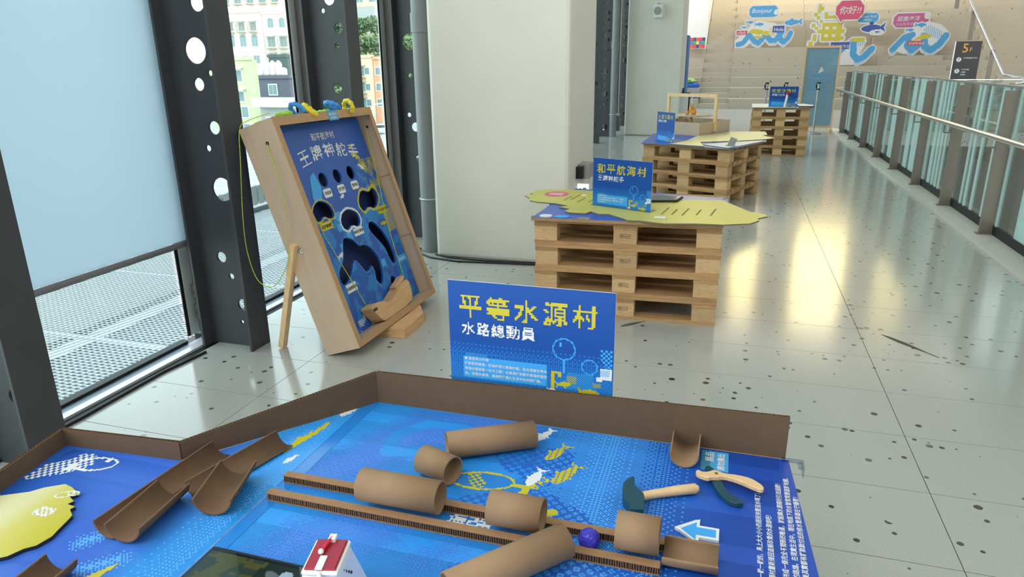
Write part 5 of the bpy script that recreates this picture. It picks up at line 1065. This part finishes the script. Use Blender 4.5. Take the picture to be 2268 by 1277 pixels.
# blue golf ball with dimples
gbm = mat('ball_blue', (56, 48, 178), .28); n = gbm.node_tree
vo = n.nodes.new('ShaderNodeTexVoronoi'); vo.inputs['Scale'].default_value = 250; tcn = n.nodes.new('ShaderNodeTexCoord'); n.links.new(tcn.outputs['Object'], vo.inputs['Vector'])
bpn = n.nodes.new('ShaderNodeBump'); bpn.inputs['Strength'].default_value = .8; bpn.inputs['Distance'].default_value = .0012; n.links.new(vo.outputs['Distance'], bpn.inputs['Height']); n.links.new(bpn.outputs[0], n.nodes['Principled BSDF'].inputs['Normal'])
o = MB().ball((0, 0, 0), .0215, 32, 20).build('golf_ball', gbm, None, (-.200, 1.124, TZ+.0222)); tag(o, 'dark blue dimpled golf ball between the rails', 'ball')
# toy hammer
TEAL = mat('dark_teal_paint', (22, 66, 78), .35); HW = mat('beech_handle', (214, 180, 134), .5, 0, .08, 14, (1, 8, 8)); TT = TZ+.0008
hm_ = thing('toy_hammer', 'wooden toy claw hammer with dark teal head and pale handle', 'toy hammer', (-.13, 1.30, TT))
MB().prism(smooth([(-.016, .055), (-.025, .046), (-.032, .034), (-.034, .013), (-.031, -.011), (-.024, -.029), (-.014, -.042), (-.009, -.048), (-.008, -.064), (-.006, -.066), (.018, -.061), (.020, -.058), (.018, -.031), (.013, -.005), (.006, .004), (-.002, .012), (-.009, .023), (-.012, .035), (-.012, .047)], 1), 0, .027).build('head', TEAL, hm_, bevel=.003)
MB().tube([(.010, .004, .0145), (.04, .024, .0135), (.078, .047, .0125), (.116, .066, .0125), (.123, .069, .0125)], [.0095, .0095, .011, .0115, .006], 16).build('handle', HW, hm_)
# toy pliers
pl_ = thing('toy_pliers', 'wooden toy pliers with one pale and one dark teal handle', 'toy pliers', (.022, 1.437, TT))
MB().prism(smooth([(-.038, -.012), (-.032, -.006), (-.025, -.013), (-.011, -.009), (-.001, .002), (.011, .0), (.024, -.006), (.052, -.004), (.080, -.009), (.101, -.028), (.107, -.040), (.102, -.050), (.086, -.044), (.058, -.028), (.034, -.020), (.018, -.020), (.010, -.026), (-.004, -.028), (-.010, -.036), (-.032, -.028), (-.037, -.020)], 1), .0115, .0215).build('pale_lever', HW, pl_, label='pale beech lever with the grip handle', bevel=.002)
MB().prism(smooth([(-.014, .034), (-.019, .026), (-.015, .008), (-.005, -.010), (-.001, -.031), (.009, -.059), (.026, -.088), (.047, -.101), (.064, -.096), (.064, -.086), (.046, -.076), (.031, -.056), (.019, -.026), (.014, -.003), (.005, .016), (-.005, .030)], 1), 0, .0115).build('teal_lever', TEAL, pl_, label='dark teal lever crossing underneath', bevel=.002)
MB().cyl((.006, -.013, .021), (.006, -.013, .023), .004, 12).build('pivot_pin', mat('brass', (180, 150, 80), .3, .8), pl_)
# arrow, island cut-out, clip, tablet, alarm box
ar = thing('arrow_marker', 'white edged blue arrow cut-out pointing to the track', 'arrow', (0, 0, TT)); e_ = .0038
AP = [(-.046, 1.228)]+[(-.046+e_*k+(e_ if j else 0), 1.228+(.036/11)*(k+1)) for k in range(11) for j in (0, 1)]+[(.002, 1.268), (.002, 1.247), (.040, 1.247), (.040, 1.209), (.002, 1.209), (.002, 1.190)]
AP = AP[:1]+AP[1:23]+AP[23:]+[(-.004-e_*k-(e_ if j else 0)+.004, 1.190+(.036/11)*(k+1)) for k in range(10) for j in (0, 1)]
MB().prism(AP[::-1], 0, .006).build('base', WHITE, ar)
MB().prism([(-.034, 1.228), (-.004, 1.200), (-.004, 1.216), (.034, 1.216), (.034, 1.240), (-.004, 1.240), (-.004, 1.256)], .006, .0066).build('arrow_print', LBLUE, ar)
il = [(-1.62, .93), (-1.47, .925), (-1.42, .955), (-1.405, .975), (-1.37, 1.0), (-1.345, .995), (-1.31, .98), (-1.318, .965), (-1.295, .955), (-1.30, .943), (-1.275, .94), (-1.278, .93), (-1.255, .915), (-1.25, .90), (-1.24, .865), (-1.235, .85), (-1.24, .82), (-1.255, .805), (-1.265, .78), (-1.29, .76), (-1.33, .73), (-1.42, .70)]
il = [(min(max(x, -1.475), 9), y) for x, y in il]
ilm = ramp_mat('island_cutout_print', [(0, (206, 202, 150)), (.35, (192, 184, 84)), (1, (180, 170, 40))], .35, 'X', -1.40, -1.24, .3)
it, ic = slab('island_cutout', 'yellow island cut-out lying on the left part of the water game', 'cutout', il, TT, .008, ilm, edge=BLACKP)
cv = Cv(50, 60); cv.ell(30, 46, 7, 4, 0, ring=1.2, ang=.5); cv.ell(35, 49, 5, 3, 0, ring=1.1); cv.chk((abs(cv.X-34) < 7) & (abs(cv.Y-26) < 5), 0, 2); cv.ell(34, 26, 8, 4, 0, ring=1.1)
cv.build('print', .003, [WHITE], it, (-1.425-ic[0], .83-ic[1], .0084))
o = MB().box(-.022, -.006, 0, .022, .006, .005).box(.012, -.03, 0, .022, -.006, .005).box(.0225, -.03, -.02, .026, .006, .005).build('board_clip', ACR, None, (.197, 1.566-.006, TZ+.0002)); tag(o, 'clear plastic clip on the right back corner of the water game board', 'clip')
tb = thing('tablet', 'large black tablet at the lower picture edge in front of the track', 'tablet', (-.75, .80, TT), 0)
MB().box(-.152, -.125, 0, .152, .118, .009).build('body', BLK, tb, bevel=.008); cvt = Cv(72, 54)
m_ = emit('video_olive_dark', (40, 52, 34), .25); m1 = emit('video_olive_mid', (62, 76, 60), .25); m2 = emit('video_ochre', (104, 100, 40), .25); m3 = emit('video_pale', (190, 206, 206), .45)
rgn = np.random.RandomState(5); q_ = np.kron(rgn.rand(14, 18), np.ones((4, 4)))[:54, :72]; q_ = (q_+np.roll(q_, 2, 0)+np.roll(q_, 2, 1))/3
cvt.rect(0, 0, 72, 54, 0); cvt.put((cvt.X < 30), 1); cvt.put((cvt.X < 32) & (q_ > .62), 2); cvt.put(cvt.dist([(4, 30), (16, 52)]) < 4, 2); cvt.put(cvt.X > 56, 3); cvt.ell(45, 48, 3, 3, 3)
cvt.build('screen_picture', .0040, [m_, m1, m2, m3], tb, (-.144, -.112, .0094))
MB().box(-.146, -.118, .0096, .146, .110, .0102).build('cover_glass', glass('screen_glass', (225, 230, 235)), tb)
al = thing('alarm_box', 'clear and white alarm holder with a dark red lid at the lower picture edge', 'holder', (-.595, .842, TT), math.radians(14)); RED = mat('dark_red_lid', (150, 30, 52), .35)
def frus(a0, b0, z0, a1, b1, z1, sx=0, sy=0):
    v = [(-a0, -b0, z0), (a0, -b0, z0), (a0, b0, z0), (-a0, b0, z0), (-a1+sx, -b1+sy, z1), (a1+sx, -b1+sy, z1), (a1+sx, b1+sy, z1), (-a1+sx, b1+sy, z1)]
    return MB().add(v, [(0, 3, 2, 1), (4, 5, 6, 7), (0, 1, 5, 4), (1, 2, 6, 5), (2, 3, 7, 6), (3, 0, 4, 7)])
PLW = mat('translucent_white_plastic', (206, 214, 228), .25); frus(.052, .060, .012, .030, .040, .105).build('body', PLW, al, bevel=.006)
frus(.031, .042, .105, .031, .042, .113).build('lid_rim', OFFW, al, bevel=.006); frus(.027, .038, .113, .026, .037, .117).build('red_lid', RED, al, bevel=.005, label='dark red lid')
bx('white_tab', OFFW, al, -.007, -.041, .1172, .005, -.008, .119); MB().tube([(0, .036, .121), (-.004, .02, .122), (-.007, .002, .121)], .0032, 8).build('red_strap', mat('red_strap', (200, 30, 60), .4), al); MB().ball((-.008, -.002, .122), .005, 10, 8).build('white_knob', OFFW, al); bx('white_tab', OFFW, al, -.005, .028, .117, .007, .042, .124)
MB().tube([(.0, -.042, .112), (.004, -.05, .10), (.006, -.06, .075)], [.003, .006, .004], 8).build('lanyard_end', OFFW, al)
for k in range(4): bx('printed_mark', BLACKP, al, .0302+.0022*k, -.015+.006*k, .092-.006*k, .0308+.0022*k+.002, -.012+.006*k, .096-.006*k)
print('objects', len(bpy.data.objects))
